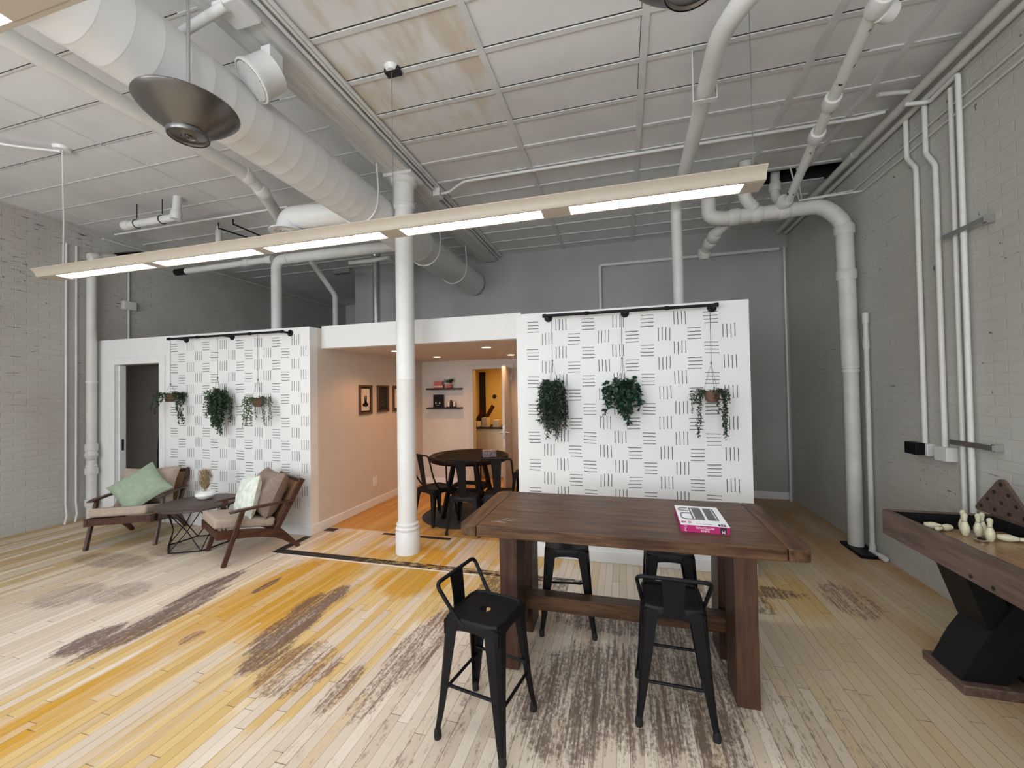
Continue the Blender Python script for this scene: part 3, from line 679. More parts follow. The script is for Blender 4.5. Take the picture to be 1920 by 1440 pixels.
run('capped_pipe', 'thin capped pipe standing on the floor beside the thick right pipe', 'pipe', [(2.21, 4.55, .03), (2.21, 4.55, 2.22)], .020, 'pipe', 0, 12, coll=[(0, .99), (0, .88), (0, .01)])
o = run('floor_pipe', 'short pipe elbow on the floor at the foot of the right wall', 'pipe', [(2.20, 4.56, .03), (2.215, 4.40, .03)], .020, 'pipe2', 0, 10, coll=[(0, .9)])
tag(B().box(2.06, 2.24, 4.42, 4.80, .001, .03).build('floor_flange', 'black', bevel=.004), 'black patch plate around the foot of the right wall pipes', 'plate')
run('corner_conduit', 'thin white pipe standing in the far right corner of the room', 'pipe', [(2.20, 6.42, .0), (2.20, 6.42, 3.5)], .014, 'pipe2', 0, 8)
run('conduit', 'conduit on the grey back wall above the right panel with a drop', 'pipe', [(2.15, 6.46, 3.50), (-.30, 6.46, 3.50), (-.30, 6.46, 2.3)], .025, 'pipe2', .04, 12)

# beam side cables
for k, (x, z, r) in enumerate(((-1.935, 3.775, .012), (-1.91, 3.80, .010), (-1.89, 3.815, .014))):
    run('beam_cable', ('lowest', 'middle', 'uppermost')[k] + ' of three white cables along the right side of the ceiling beam', 'cable', [(x, YF, z), (x, YB - .03, z)], r, 'pipe2', 0, 8)
sp = thing('ceiling_speaker', 'round white speaker with grille mounted on the beam', 'speaker', (-2.10, 2.02, 3.55))
mt = Matrix.Rotation(R(-62), 4, 'Y') @ Matrix.Rotation(R(18), 4, 'X')
sm = Vector((-.45, -.55, -.70)).to_track_quat('Z', 'Y').to_matrix().to_4x4() @ Matrix.Scale(1.32, 4)
B().lathe([(.055, -.05), (.085, -.045), (.088, .05), (.094, .06), (.094, .072), (.086, .075), (.086, .066)], (0, 0, 0), 28, sm, cap=False).build('housing', 'duct', sp, smooth=True)
B().lathe([(.086, .066), (.080, .070), (.0, .074)], (0, 0, 0), 28, sm).build('grille', 'grille', sp, smooth=True)
g = B()
for k in range(-5, 6):
    hw = math.sqrt(max(.08 ** 2 - (k * .014) ** 2, 0)); g.box(k * .014 - .0015, k * .014 + .0015, -hw, hw, .073, .077, sm)
g.build('grille_slats', 'duct', sp)
B().box(.02, .09, -.05, .05, -.02, .14).build('bracket', 'duct', sp, bevel=.004)
o = B().box(-2.13, -1.95, 1.70, 1.86, bz - .03, bz - .002).build('beam_plate', 'duct', bevel=.006); tag(o, 'white cover plate under the near end of the beam', 'plate')
run('sprinkler_branch', 'white pipe crossing under the beam at the top of the photo', 'pipe', [(-2.6, 1.72, 3.58), (-2.05, 1.72, 3.70)], .025, 'pipe2', 0, 12)

# ------------------------------------------------------------------ lights
def linear_light(label, x0, x1, yc, segs, cab):
    t_ = thing('linear_pendant', label, 'pendant light', (x0, yc, 2.67)); L = x1 - x0
    pr = [(-.070, 0), (-.076, .008), (-.080, .022), (-.090, .042), (-.106, .056), (-.112, .061), (-.112, .066), (-.06, .074), (.06, .074), (.112, .066), (.112, .061), (.106, .056), (.090, .042), (.080, .022), (.076, .008), (.070, 0),
          (.055, .0), (.055, .03), (-.055, .03), (-.055, 0)]
    B().prism(pr, lambda p: (0, p[0], p[1]), lambda p: (L, p[0], p[1])).build('housing', 'fixture', t_, smooth=True)
    a = 0
    for s0, s1 in segs + [(x1, x1)]:
        if s0 - x0 - a > .01: B().box(a, s0 - x0, -.056, .056, -.001, .006).build('joint_cover', 'fixture', t_)
        a = s1 - x0
    for s0, s1 in segs:
        B().box(s0 - x0, s1 - x0, -.054, .054, .022, .026).build('diffuser', 'tube', t_)
        lv = B(); n = 13
        for k in range(n + 1):
            x = s0 - x0 + (s1 - s0) * k / n; lv.box(x - .002, x + .002, -.054, .054, .001, .02)
        lv.box(s0 - x0, s1 - x0, -.0015, .0015, .001, .02)
        lv.build('louvre', 'trim', t_)
    for x in cab:
        B().tube([(x - x0, 0, .073), (x - x0, 0, ZC - 2.67)], .0022, 6).build('cable', 'steelcable', t_)
        B().lathe([(.035, ZC - 2.67 - .03), (.05, ZC - 2.67)], (x - x0, 0, 0), 16).build('canopy', 'duct', t_, smooth=True)
    return t_
segs = [(-4.87, -3.80), (-3.69, -2.67), (-2.57, -1.58), (-1.43, -.46), (-.29, .66)]
ll = linear_light('long beige linear pendant light spanning the whole room', -5.09, .76, 2.50, segs, (-1.506, .72))
B().tube([(.22, 0, .073), (.225, .0, .5), (.24, -.02, ZC - 2.67)], .005, 6).build('power_cord', 'whitecable', ll, smooth=True)
B().lathe([(.055, ZC - 2.67 - .025), (.065, ZC - 2.67)], (.24, -.02, 0), 18).build('canopy', 'duct', ll, smooth=True)
o = B().box(-1.56, -1.45, 2.49, 2.55, ZC - .035, ZC - .004).build('mounting_plate', 'wire'); tag(o, 'dark mounting plate on the ceiling above the long light', 'plate')
run('feed_cable', 'white cable on the left ceiling feeding the long light', 'cable', [(-6.2, 1.5, 3.80), (-5.6, 1.9, 3.81), (-5.1, 2.3, 3.79), (-4.87, 2.48, 3.81)], .010, 'pipe2', .1, 8)
linear_light('nearer linear pendant light cut off by the top left corner', -4.9, .9, .70, [(-4.8, -3.8), (-3.7, -2.7), (-2.6, -1.69), (-1.45, -.5), (-.3, .7)], (-4.2, .3))
B_ = None
def cone_lamp(label, x, y):
    t_ = thing('cone_pendant', label, 'pendant light', (x, y, 2.9))
    B().lathe([(.088, .0), (.092, .006), (.092, .02), (.084, .026), (.10, .04), (.13, .062), (.17, .092), (.205, .125), (.220, .142), (.225, .150), (.222, .156), (.214, .150), (.17, .105), (.10, .06)], seg=56, cap=False).build('shade', 'alu', t_, smooth=True)
    B().lathe([(.086, .004), (.078, .012), (.05, .010), (.034, .004), (.030, .010), (.016, .012), (.014, .002), (.006, .001)], seg=40, cap=False).build('bottom_cap', 'alu', t_, smooth=True)
    B().lathe([(.10, .10), (.06, .18), (.035, .22), (.030, .235), (.012, .245)], seg=28).build('socket_cup', 'alu', t_, smooth=True)
    B().tube([(0, 0, .24), (0, 0, ZC - 2.9)], .0085, 10).build('stem', 'galv', t_, smooth=True)
cone_lamp('spun metal cone pendant lamp hanging at upper left', -2.13, 1.58)
cone_lamp('metal cone pendant lamp cut off by the top edge of the photo', .25, 1.45)

# recessed lamps of the alcove
for k, (px, py) in enumerate(((-2.77, 4.62), (-2.68, 5.63), (-1.573, 4.67), (-1.565, 5.77))):
    t_ = thing('recessed_light', ('recessed alcove ceiling light half hidden behind the column', 'recessed alcove ceiling light above the wall shelves',
               'recessed alcove ceiling light nearest the right patterned wall front', 'recessed alcove ceiling light beside the open door')[k], 'ceiling light', (px, py, 2.105), 0, 'recessed alcove lights')
    B().lathe([(.055, -.001), (.058, -.006), (.072, -.006), (.075, -.001)], seg=24, cap=False).build('trim_ring', 'trim', t_, smooth=True)
    B().lathe([(.056, -.003), (.0, -.0035)], seg=24).build('lens', 'pot', t_)

# ------------------------------------------------------------------ bar table
tb = thing('bar_table', 'dark brown wooden counter height trestle table', 'table', (-.04, 2.53, 0))
tx0, tx1, ty0, ty1, tz = -.86, .86, -.395, .395, .83
def rrect(x0, x1, y0, y1, r, n=6, corners='abcd'):
    pts = []
    for (cx, cy, a0, k) in ((x1 - r, y1 - r, 0, 'a'), (x0 + r, y1 - r, 90, 'b'), (x0 + r, y0 + r, 180, 'c'), (x1 - r, y0 + r, 270, 'd')):
        if k in corners:
            for i in range(n + 1):
                a = R(a0 + 90 * i / n); pts.append((cx + r * math.cos(a), cy + r * math.sin(a)))
        else:
            sx = 1 if k in 'ad' else -1; sy = 1 if k in 'ab' else -1
            pts.append((cx + r * sx, cy + r * sy))
    return pts
def plate(b, pts, z0, z1): return b.prism(pts, lambda p: (p[0], p[1], z0), lambda p: (p[0], p[1], z1))
plate(B(), rrect(tx0 + .105, tx1 - .105, ty0, ty1, .005, 1), tz - .06, tz).build('tabletop', 'tablewood', tb, bevel=.004)
plate(B(), rrect(tx0, tx0 + .102, ty0, ty1, .05, 6, 'bc'), tz - .06, tz).build('breadboard_end', 'tablewoody', tb, bevel=.004)
plate(B(), rrect(tx1 - .102, tx1, ty0, ty1, .05, 6, 'ad'), tz - .06, tz).build('breadboard_end', 'tablewoody', tb, bevel=.004)
for sx in (-1, 1):
    xc = sx * .605
    for sy in (-1, 1):
        y_ = sy * .185
        B().box(xc - .052, xc + .052, y_ - .10, y_ + .10, 0, tz - .06).build('leg', 'legwood', tb, bevel=.004)
    B().box(xc - .03, xc + .03, -.085, .085, .10, .30).build('leg_brace', 'legwood', tb, bevel=.003)
    B().box(xc - .045, xc + .045, -.30, .30, tz - .10, tz - .06).build('top_rail', 'legwood', tb)
B().box(-.575, .575, -.045, .045, .22, .31).build('stretcher', 'tablewood', tb, bevel=.004)
sc = NT('paint_scuff'); sc.set((.45, .42, .42), .6); M['scuff'] = sc.m
s = B(); rr = random.Random(2)
for k in range(7):
    x = -.70 + rr.uniform(0, .07); y = -.27 + rr.uniform(-.03, .04); s.bar((x, y, tz + .0004), (x + rr.uniform(.03, .1), y - rr.uniform(.005, .03), tz + .0004), rr.uniform(.0015, .004), .0004)
s.build('scuff_mark', 'scuff', tb)['label'] = 'pale scratch marks'

# boxed surge protectors
bx = thing('product_box', 'flat white and magenta box of surge protectors on the table', 'box', (.397, 2.455, tz), R(-1.5))
hx, hy, hz = .115, .180, .038
B().box(-hx, hx, -hy, hy, 0, hz - .0015).build('carton', 'magenta', bx, bevel=.001)
B().box(-hx, hx, -hy, hy, hz - .0014, hz).build('top_panel', 'boxwhite', bx)['label'] = 'white printed lid'
a_ = B()
for (x0, x1) in ((-.045, .018), (.030, .085)):
    plate(a_, rrect(x0, x1, -.085, .145, .012), hz, hz + .0006)
a_.build('product_picture', 'boxgrey', bx)
w_ = B()
for (x0, x1) in ((-.036, -.030), (.021, .027), (.072, .076)): plate(w_, rrect(x0, x1, -.075, .13, .002), hz + .0006, hz + .001)
w_.build('picture_line', 'boxwhite', bx)
B().tube([(-.05, .13, hz + .001), (-.10, .12, hz + .001), (-.10, .08, hz + .001), (-.05, .07, hz + .001)], .003, 6, .02).tube([(-.045, .03, hz + .001), (-.095, .03, hz + .001), (-.1, -.08, hz + .001), (-.03, -.085, hz + .001)], .003, 6, .03).build('cord_picture', 'boxgrey', bx, smooth=True)
B().box(-.108, -.085, -.150, -.125, hz, hz + .0006).box(-.075, -.060, -.150, -.125, hz, hz + .0006).build('colour_block', 'magenta', bx)
front = Matrix.Translation((0, -hy - .0006, 0)) @ Matrix.Rotation(R(90), 4, 'X')
flip = Matrix.Rotation(R(180), 4, 'Z')
text('SURGE', .014, 'boxwhite', bx, Matrix.Translation((0.0, 0, .011)) @ front @ flip)
text('PROTECTORS', .014, 'boxwhite', bx, Matrix.Translation((0.0, 0, .026)) @ front @ flip)
text('2', .024, 'boxwhite', bx, Matrix.Translation((-.092, 0, .015)) @ front @ flip)
text('Pack', .007, 'boxwhite', bx, Matrix.Translation((-.092, 0, .031)) @ front @ flip)
B().box(.070, .100, -hy - .0005, -hy, .003, .033).build('badge', 'ink', bx)
text('M', .022, 'boxwhite', bx, Matrix.Translation((.085, -.0006, .013)) @ front @ flip, depth=.0006)
b2 = B().box(.065, .100, -hy + .004, -hy + .036, hz, hz + .0006).build('badge', 'ink', bx)
text('M', .026, 'boxwhite', bx, Matrix.Translation((.083, -hy + .018, hz + .001)) @ flip)
text('PROTECTORS', .012, 'inkgrey', bx, Matrix.Translation((0.0, -hy + .024, hz + .0004)) @ flip)

# ------------------------------------------------------------------ metal stools and chairs
def superloop(hw, n=32, e=5., z=0, cy=0):
    out = []
    for i in range(n):
        a = 2 * pi * i / n; c_, s_ = math.cos(a), math.sin(a)
        k = (abs(c_) ** e + abs(s_) ** e) ** (-1 / e); out.append((hw * c_ * k, cy + hw * s_ * k, z))
    return out
def make_seat(t_, hw, zs, hole=True):
    b = B(); n = 32
    def sup(h, z, e=7): return superloop(h, n, e, z)
    if hole:
        hl = []
        for i in range(n):
            a = 2 * pi * i / n; x, y = math.cos(a) * .033, math.sin(a) * .026
            y *= (1 + .25 * (x / .033)); hl.append((x, y))
        inner = [(p[0], p[1], zs - .007) for p in hl]; innb = [(p[0], p[1], zs - .02) for p in hl]
    else:
        inner = [(0.002 * math.cos(2 * pi * i / n), .002 * math.sin(2 * pi * i / n), zs - .007) for i in range(n)]; innb = [(p[0], p[1], zs - .012) for p in inner]
    rg = [innb, inner, sup(hw * .80, zs - .007), sup(hw * .90, zs - .006), sup(hw * .93, zs), sup(hw * .97, zs), sup(hw, zs - .006), sup(hw * 1.01, zs - .035), sup(hw * .985, zs - .035), sup(hw * .96, zs - .014), sup(hw * .7, zs - .016)]
    rg.append([(p[0], p[1], zs - .02) for p in innb])
    b.rings(rg, cap=False)
    bmesh.ops.remove_doubles(b.bm, verts=b.bm.verts, dist=1e-5)
    return b.build('seat', 'black', t_, smooth=True)
def make_leg(t_, sx, sy, hw, ft, zs, w0=.075, arch=True):
    """angle-profile sheet leg tapering to the foot, flaring at the bottom"""
    b = B(); rs = []; th = .006
    zt = zs - .012
    for k in range(9):
        q = k / 8; z = zt * (1 - q) + .03 * q
        # outer corner path
        o = hw * 1.0 + (ft - hw) * (q ** 1.0) * .8 + (ft - hw) * .2 * (q ** 5)
        w = w0 * (1 - q) + .026 * q
        cx, cy = sx * o, sy * o
        dx, dy = -sx, -sy
        ch = w * .28
        ring = [(cx + dx * ch, cy), (cx, cy + dy * ch), (cx, cy + dy * w), (cx + dx * th, cy + dy * w), (cx + dx * th, cy + dy * (ch + th)), (cx + dx * (ch + th), cy + dy * th), (cx + dx * w, cy + dy * th), (cx + dx * w, cy)]
        rs.append([(p[0], p[1], z) for p in ring])
    b.rings(rs); lg = b.build('leg', 'black', t_)
    o = ft - .004
    B().lathe([(.0165, 0), (.018, .01), (.016, .035), (.012, .045)], (sx * (o - .008), sy * (o - .008), 0), 12).build('foot_cap', 'rubber', lg, smooth=True)
def apron(t_, hw, zs, h, w):
    """arched skirt between the legs on all four sides"""
    b = B()
    for k in range(4):
        m = Matrix.Rotation(k * pi / 2, 4, 'Z')
        pts = [(-hw, zs - .02), (hw, zs - .02), (hw, zs - h)]
        for i in range(9):
            a = pi * i / 8; pts.append(((hw - w) * math.cos(a), zs - h + (h - .05) * (math.sin(a) ** .45 if math.sin(a) > 0 else 0)))
        pts.append((-hw, zs - h))
        pts = [p for i, p in enumerate(pts)]
        b.prism(pts, lambda p: m @ Vector((p[0], hw - .006, p[1])), lambda p: m @ Vector((p[0], hw, p[1])))
    b.build('apron', 'black', t_)
def make_stool(label, loc, rz):
    t_ = thing('metal_stool', label, 'stool', loc, rz, 'black metal stools at the bar table')
    zs, hw, ft = .548, .142, .178
    make_seat(t_, hw, zs); apron(t_, hw - .001, zs, .085, .05)
    for sx in (-1, 1):
        for sy in (-1, 1): make_leg(t_, sx, sy, hw, ft, zs)
    for k, z in enumerate((.20, .24, .20, .24)):
        q = 1 - z / zs; e = hw + (ft - hw) * q * .8 - .012
        m = Matrix.Rotation(k * pi / 2, 4, 'Z')
        B().tube([m @ Vector((-e, e, z)), m @ Vector((e, e, z))], .0075, 8).build('footrest', 'black', t_, smooth=True)
    # low backrest
    B().tube([(-hw + .003, -.035, zs - .03), (-hw + .0, -.07, zs - .0), (-.165, -.165, zs + .145), (.165, -.165, zs + .145), (hw, -.07, zs), (hw - .003, -.035, zs - .03)], .0095, 10, .035).build('back_frame', 'black', t_, smooth=True)
    b = B(); b.rings([[(-.048, -hw - .002, zs - .045), (.048, -hw - .002, zs - .045), (.048, -hw - .007, zs - .045), (-.048, -hw - .007, zs - .045)],
                      [(-.046, -.150, zs + .04), (.046, -.150, zs + .04), (.046, -.155, zs + .04), (-.046, -.155, zs + .04)],
                      [(-.052, -.163, zs + .145), (.052, -.163, zs + .145), (.052, -.168, zs + .145), (-.052, -.168, zs + .145)]])
    b.build('backrest', 'black', t_)
    return t_
s1 = make_stool('black metal low-back stool standing clear at the left end of the table', (-.648, 1.856, 0), R(-101))
dup(s1, (.213, 2.18, 0), R(-1.5), 'black metal low-back stool on the near side of the table, its back to the viewer')
dup(s1, (-.385, 2.78, 0), R(187), 'black metal stool behind the table, left of the other far one')
dup(s1, (.265, 2.84, 0), R(180), 'black metal stool behind the table, mostly hidden by the near stool')

def make_chair(label, loc, rz, grp='black metal chairs around the poker table'):
    t_ = thing('metal_chair', label, 'chair', loc, rz, grp)
    zs, hw, ft = .42, .165, .20
    make_seat(t_, hw, zs, False); apron(t_, hw - .001, zs, .10, .045)
    for sx in (-1, 1):
        for sy in (-1, 1): make_leg(t_, sx, sy, hw, ft, zs, .06)
    B().tube([(-hw, .0, zs - .02), (-hw - .005, -.09, zs + .01), (-.185, -.17, zs + .14), (-.170, -.225, zs + .39), (-.155, -.235, zs + .41), (.155, -.235, zs + .41), (.170, -.225, zs + .39), (.185, -.17, zs + .14), (hw + .005, -.09, zs + .01), (hw, 0, zs - .02)], .010, 10, .05).build('back_frame', 'black', t_, smooth=True)
    b = B(); b.rings([[(-.040, -.158, zs - .02), (.040, -.158, zs - .02), (.040, -.163, zs - .02), (-.040, -.163, zs - .02)],
                      [(-.046, -.195, zs + .2), (.046, -.195, zs + .2), (.046, -.201, zs + .2), (-.046, -.201, zs + .2)],
                      [(-.060, -.232, zs + .405), (.060, -.232, zs + .405), (.060, -.238, zs + .405), (-.060, -.238, zs + .405)]])
    b.build('back_splat', 'black', t_)
    return t_
c1 = make_chair('black metal chair at the front of the round table, its back to the viewer', (-1.715, 4.36, 0), R(2))
dup(c1, (-2.235, 4.62, 0), R(-28), 'black metal chair at the round table nearest the column')
dup(c1, (-1.395, 4.52, 0), R(10), 'black metal chair at the round table partly behind the bar table corner')
dup(c1, (-1.35, 5.72, 0), R(92), 'black metal chair on the far side of the round table beside the open door')
for k, nm in enumerate(('bottom', 'middle', 'topmost')):
    dup(c1, (-5.93, 4.22, .12 * k), R(55), nm + ' black metal chair of the stack inside the left doorway', 'stacked chairs in the doorway')

# ------------------------------------------------------------------ poker table
pt = thing('poker_table', 'round black poker table with padded rim in the alcove', 'table', (-1.92, 4.93, 0))
B().lathe([(0, .70), (.46, .70), (.49, .70), (.505, .715), (.51, .735), (.505, .755), (.485, .768), (.46, .765), (.44, .752), (.43, .745)], seg=64, cap=False).build('rim', 'vinyl', pt, smooth=True)
B().lathe([(.43, .742), (.43, .746), (0, .7465)], seg=64).build('felt_top', 'felt', pt)
for k in range(4):
    a = pi / 4 + k * pi / 2; c_, s_ = math.cos(a), math.sin(a)
    B().bar((.20 * c_, .20 * s_, .70), (.36 * c_, .36 * s_, .006), .05, .05, (c_, s_, 0)).build('leg', 'black', pt)
b = B()
for k in range(4):
    a = pi / 4 + k * pi / 2; a2 = a + pi / 2; b.bar((.28 * math.cos(a), .28 * math.sin(a), .36), (.28 * math.cos(a2), .28 * math.sin(a2), .36), .03, .05)
b.build('cross_rail', 'black', pt)
o = thing('patterned_box', 'small mottled carton on the far right of the round poker table', 'box', (-1.64, 4.92, .7475), R(25))
B().box(-.085, .085, -.05, .05, 0, .085).build('carton', 'tissue', o, bevel=.003)
o = B().lathe([(.0, .0), (.56, .0), (.565, .005), (.56, .009), (0, .009)], (-1.95, 4.92, .0005), 64).build('round_mat', 'duvet', None, smooth=True); tag(o, 'round charcoal mat under the poker table and chairs', 'mat')

# ------------------------------------------------------------------ armchairs
def pillow(w, h, t_, seed=0, n=18, pinch=.10):
    b = B(); rd = random.Random(seed); g = {}
    ph = [rd.uniform(0, 6) for _ in range(6)]
    for sd in (1, -1):
        for i in range(n + 1):
            for j in range(n + 1):
                u = -1 + 2 * i / n; v = -1 + 2 * j / n
                edge = i in (0, n) or j in (0, n)
                if edge and sd == -1: continue
                k = (max(0, 1 - abs(u) ** 3.4) * max(0, 1 - abs(v) ** 3.4)) ** .5 * (1 - .16 * (u * u + v * v) * .5)
                x = u * w / 2 * (1 - pinch * (1 - v * v)); y = v * h / 2 * (1 - pinch * (1 - u * u))
                z = sd * t_ / 2 * k + .006 * k * (math.sin(9 * u + 5 * v + ph[0]) + math.sin(-6 * u + 11 * v + ph[1]) * .7)
                g[(sd, i, j)] = b.bm.verts.new((x, z, y))
    def V(sd, i, j): return g.get((sd, i, j)) or g[(1, i, j)]
    for sd in (1, -1):
        for i in range(n):
            for j in range(n): b.bm.faces.new((V(sd, i, j), V(sd, i + 1, j), V(sd, i + 1, j + 1), V(sd, i, j + 1)))
    return b
def make_armchair(label, loc, rz):
    """local: +y is the front, front feet near y=+.30"""
    t_ = thing('lounge_armchair', label, 'armchair', loc, rz)
    Y = lambda s: .30 - s
    for sx in (-1, 1):
        x = sx * .275
        # banana shaped side rail ending in the rear leg
        top = [(-.05, .335), (.10, .315), (.30, .275), (.43, .240), (.50, .225), (.545, .175), (.60, .105), (.675, .018), (.668, .004), (.64, .0), (.58, .055), (.50, .12), (.43, .155), (.30, .195), (.10, .232), (-.05, .255)]
        B().prism(top, lambda p: (x - .016, Y(p[0]), p[1]), lambda p: (x + .016, Y(p[0]), p[1])).build('side_rail', 'walnut', t_, bevel=.003)
        xo = x + sx * .030
        B().bar((xo, Y(.0), 0), (xo, Y(.160), .49), .028, .042, (0, 1, 0)).build('leg', 'walnut', t_, bevel=.005)
        arm = [(.05, .478), (.05, .492), (.12, .503), (.35, .506), (.60, .502), (.61, .490), (.35, .485), (.12, .480)]
        B().prism(arm, lambda p: (xo - .028, Y(p[0]), p[1]), lambda p: (xo + .028, Y(p[0]), p[1])).build('armrest', 'walnut', t_, bevel=.005)
        B().bar((x + sx * .012, Y(.44), .215), (x + sx * .012, Y(.70), .695), .030, .05, (0, 1, 0)).build('back_post', 'walnut', t_, bevel=.004)
    B().bar((-.27, Y(-.035), .295), (.27, Y(-.035), .295), .02, .07).build('front_rail', 'walnut', t_, bevel=.003)
    B().bar((-.27, Y(.685), .675), (.27, Y(.685), .675), .028, .035).build('top_rail', 'walnut', t_, bevel=.004)
    B().bar((-.27, Y(.47), .26), (.27, Y(.47), .26), .028, .045).build('back_rail', 'walnut', t_, bevel=.004)
    b = B(); a = Vector((0, Y(.475), .285)); c_ = Vector((0, Y(.68), .66))
    b.bar(a, c_, .50, .006, (0, 1, 0)); b.build('cane_back', 'cane', t_)
    # seat cushion: rounded slab, sloping back
    m = Matrix.Translation((0, Y(.20), .335)) @ Matrix.Rotation(R(10.5), 4, 'X')
    b = B(); b.box(-.255, .255, -.255, .262, -.035, .055, m)
    b.build('seat_cushion', 'linen', t_, bevel=.028, seg=5)
    return t_
def backpillow(t_, w, h, th, mat, s, z, tilt, seed):
    b = pillow(w, h, th, seed); o = b.build('back_cushion', mat, t_, smooth=True)
    o.location = (0, .30 - s, z); o.rotation_euler = (R(tilt), 0, 0); return o
def aim(fx, fy): return math.atan2(-fx, fy)
fR = Vector((-.46, -.89, 0)).normalized()
midR = (Vector((-3.575, 2.925, 0)) + Vector((-4.07, 3.22, 0))) / 2
locR = midR - fR * .30
aR = make_armchair('walnut lounge armchair with brown back cushion, right of the coffee table', locR, aim(fR.x, fR.y))
backpillow(aR, .54, .47, .27, 'linen2', .455, .56, 24, 3)
fL = Vector((.47, -.88, 0)).normalized()
midL = (Vector((-5.35, 2.935, 0)) + Vector((-4.83, 3.21, 0))) / 2
locL = midL - fL * .30
aL = make_armchair('walnut lounge armchair with taupe back cushion, beside the left doorway', locL, aim(fL.x, fL.y))
backpillow(aL, .58, .44, .22, 'linen', .455, .55, 24, 8)
def place(o, chair_loc, rz, lx, ly, z, rot):
    m = Matrix.Translation(chair_loc) @ Matrix.Rotation(rz, 4, 'Z') @ Matrix.Translation((lx, ly, z)) @ rot
    o.matrix_world = m; return o
o = pillow(.44, .42, .16, 5).build('throw_pillow', 'print', None, smooth=True); tag(o, 'pale green leaf-print throw pillow on the right armchair', 'pillow')
place(o, locR, aim(fR.x, fR.y), -.02, .30 - .275, .548, Matrix.Rotation(R(14), 4, 'X') @ Matrix.Rotation(R(8), 4, 'Y'))
o = pillow(.46, .46, .15, 6).build('throw_pillow', 'green', None, smooth=True); tag(o, 'sage green throw pillow lying cornerwise on the left armchair', 'pillow')
place(o, locL, aim(fL.x, fL.y), -.03, .30 - .25, .57, Matrix.Rotation(R(36), 4, 'X') @ Matrix.Rotation(R(42), 4, 'Y'))

# coffee table
ct = thing('coffee_table', 'round dark wood coffee table on a black wire frame', 'table', (-4.38, 3.35, 0), R(10))
B().lathe([(0, .42), (.36, .42), (.37, .424), (.372, .432), (.370, .440), (.365, .443), (0, .443)], seg=64).build('tabletop', 'coffee', ct, smooth=True)
hexb = [(.29 * math.cos(R(60 * k + 15)), .29 * math.sin(R(60 * k + 15)), .008) for k in range(6)]
hexm = [(.21 * math.cos(R(60 * k + 45)), .21 * math.sin(R(60 * k + 45)), .20) for k in range(6)]
hext = [(.30 * math.cos(R(60 * k + 15)), .30 * math.sin(R(60 * k + 15)), .413) for k in range(6)]
for ring, nm in ((hexb, 'base_ring'), (hext, 'top_ring')):
    b = B()
    for k in range(6): b.tube([ring[k], ring[(k + 1) % 6]], .0065, 8)
    b.build(nm, 'black', ct)
b = B()
for k in range(6):
    for q in (k, (k + 1) % 6): b.tube([hexm[k], hexb[q]], .005, 6); b.tube([hexm[k], hext[q]], .005, 6)
b.build('wire_strut', 'black', ct)
vs = thing('bud_vase', 'squat white round vase holding dried pampas grass', 'vase', (-4.46, 3.48, .4435))
B().lathe([(.05, 0), (.082, .015), (.096, .042), (.088, .066), (.055, .082), (.032, .084), (.028, .078), (.03, .05)], seg=40, cap=False).build('vessel', 'ceramic', vs, smooth=True)
b = B(); rd = random.Random(9)
for k in range(1500):
    a = rd.uniform(0, 2 * pi); sp_ = rd.uniform(0, 1) ** .7; h = rd.uniform(.02, .22)
    rr_ = (.012 + .062 * math.sin(min(1, h / .22 * 1.0) * pi * .72)) * sp_
    p = Vector((rr_ * math.cos(a), rr_ * math.sin(a), .082 + h))
    d = Vector((math.cos(a) * .35, math.sin(a) * .35, 1)).normalized() * rd.uniform(.02, .045); w = Vector((-math.sin(a), math.cos(a), 0)) * .0022
    b.bm.faces.new([b.bm.verts.new(q) for q in (p - w, p + w, p + d)])
for k in range(14):
    a = rd.uniform(0, 6.28); b.tube([(0, 0, .03), (.03 * math.cos(a), .03 * math.sin(a), .19)], .0012, 4)
b.build('pampas_grass', 'pampas', vs)

# ------------------------------------------------------------------ hanging rails and plants
def rail(label, x0, x1, y, z, fl, drop=False):
    t_ = thing('pipe_rail', label, 'rail', (x0, y, z)); L = x1 - x0
    B().tube([(0, 0, 0), (L, 0, 0)], .0135, 12).build('pipe', 'iron', t_, smooth=True)
    for x in fl:
        B().tube([(x - x0, 0, 0), (x - x0, PF - y - .004, 0)], .0125, 10).build('arm', 'iron', t_, smooth=True)
        B().lathe([(.038, 0), (.038, .006), (.022, .010), (.020, .022)], (x - x0, PF - y - .0005, 0), 20, Matrix.Rotation(R(90), 4, 'X')).build('flange', 'iron', t_, smooth=True)
    for x in (x0 + L * .27, x0 + L * .73, x0 + .01, x1 - .01):
        B().tube([(x - x0 - .016, 0, 0), (x - x0 + .016, 0, 0)], .018, 12).build('coupling', 'iron', t_, smooth=True)
RY = 3.70
rail('black iron pipe rail along the top of the right patterned wall', -.69, .775, RY, 2.257, (-.665, .035, .755))
rail('black iron pipe rail along the top of the left patterned wall', -5.32, -3.62, RY, 2.272, (-5.20, -4.48, -3.64))
def leafmesh(b, p, d, n, L, W):
    d = d.normalized(); s_ = d.cross(n)
    if s_.length < .01: s_ = Vector((1, 0, 0))
    s_.normalize(); nn = s_.cross(d)
    v = [b.bm.verts.new(q) for q in (p, p + d * L * .45 + s_ * W - nn * W * .3, p + d * L, p + d * L * .45 - s_ * W - nn * W * .3, p + d * L * .5)]
    b.bm.faces.new((v[0], v[1], v[4])); b.bm.faces.new((v[1], v[2], v[4])); b.bm.faces.new((v[2], v[3], v[4])); b.bm.faces.new((v[3], v[0], v[4]))
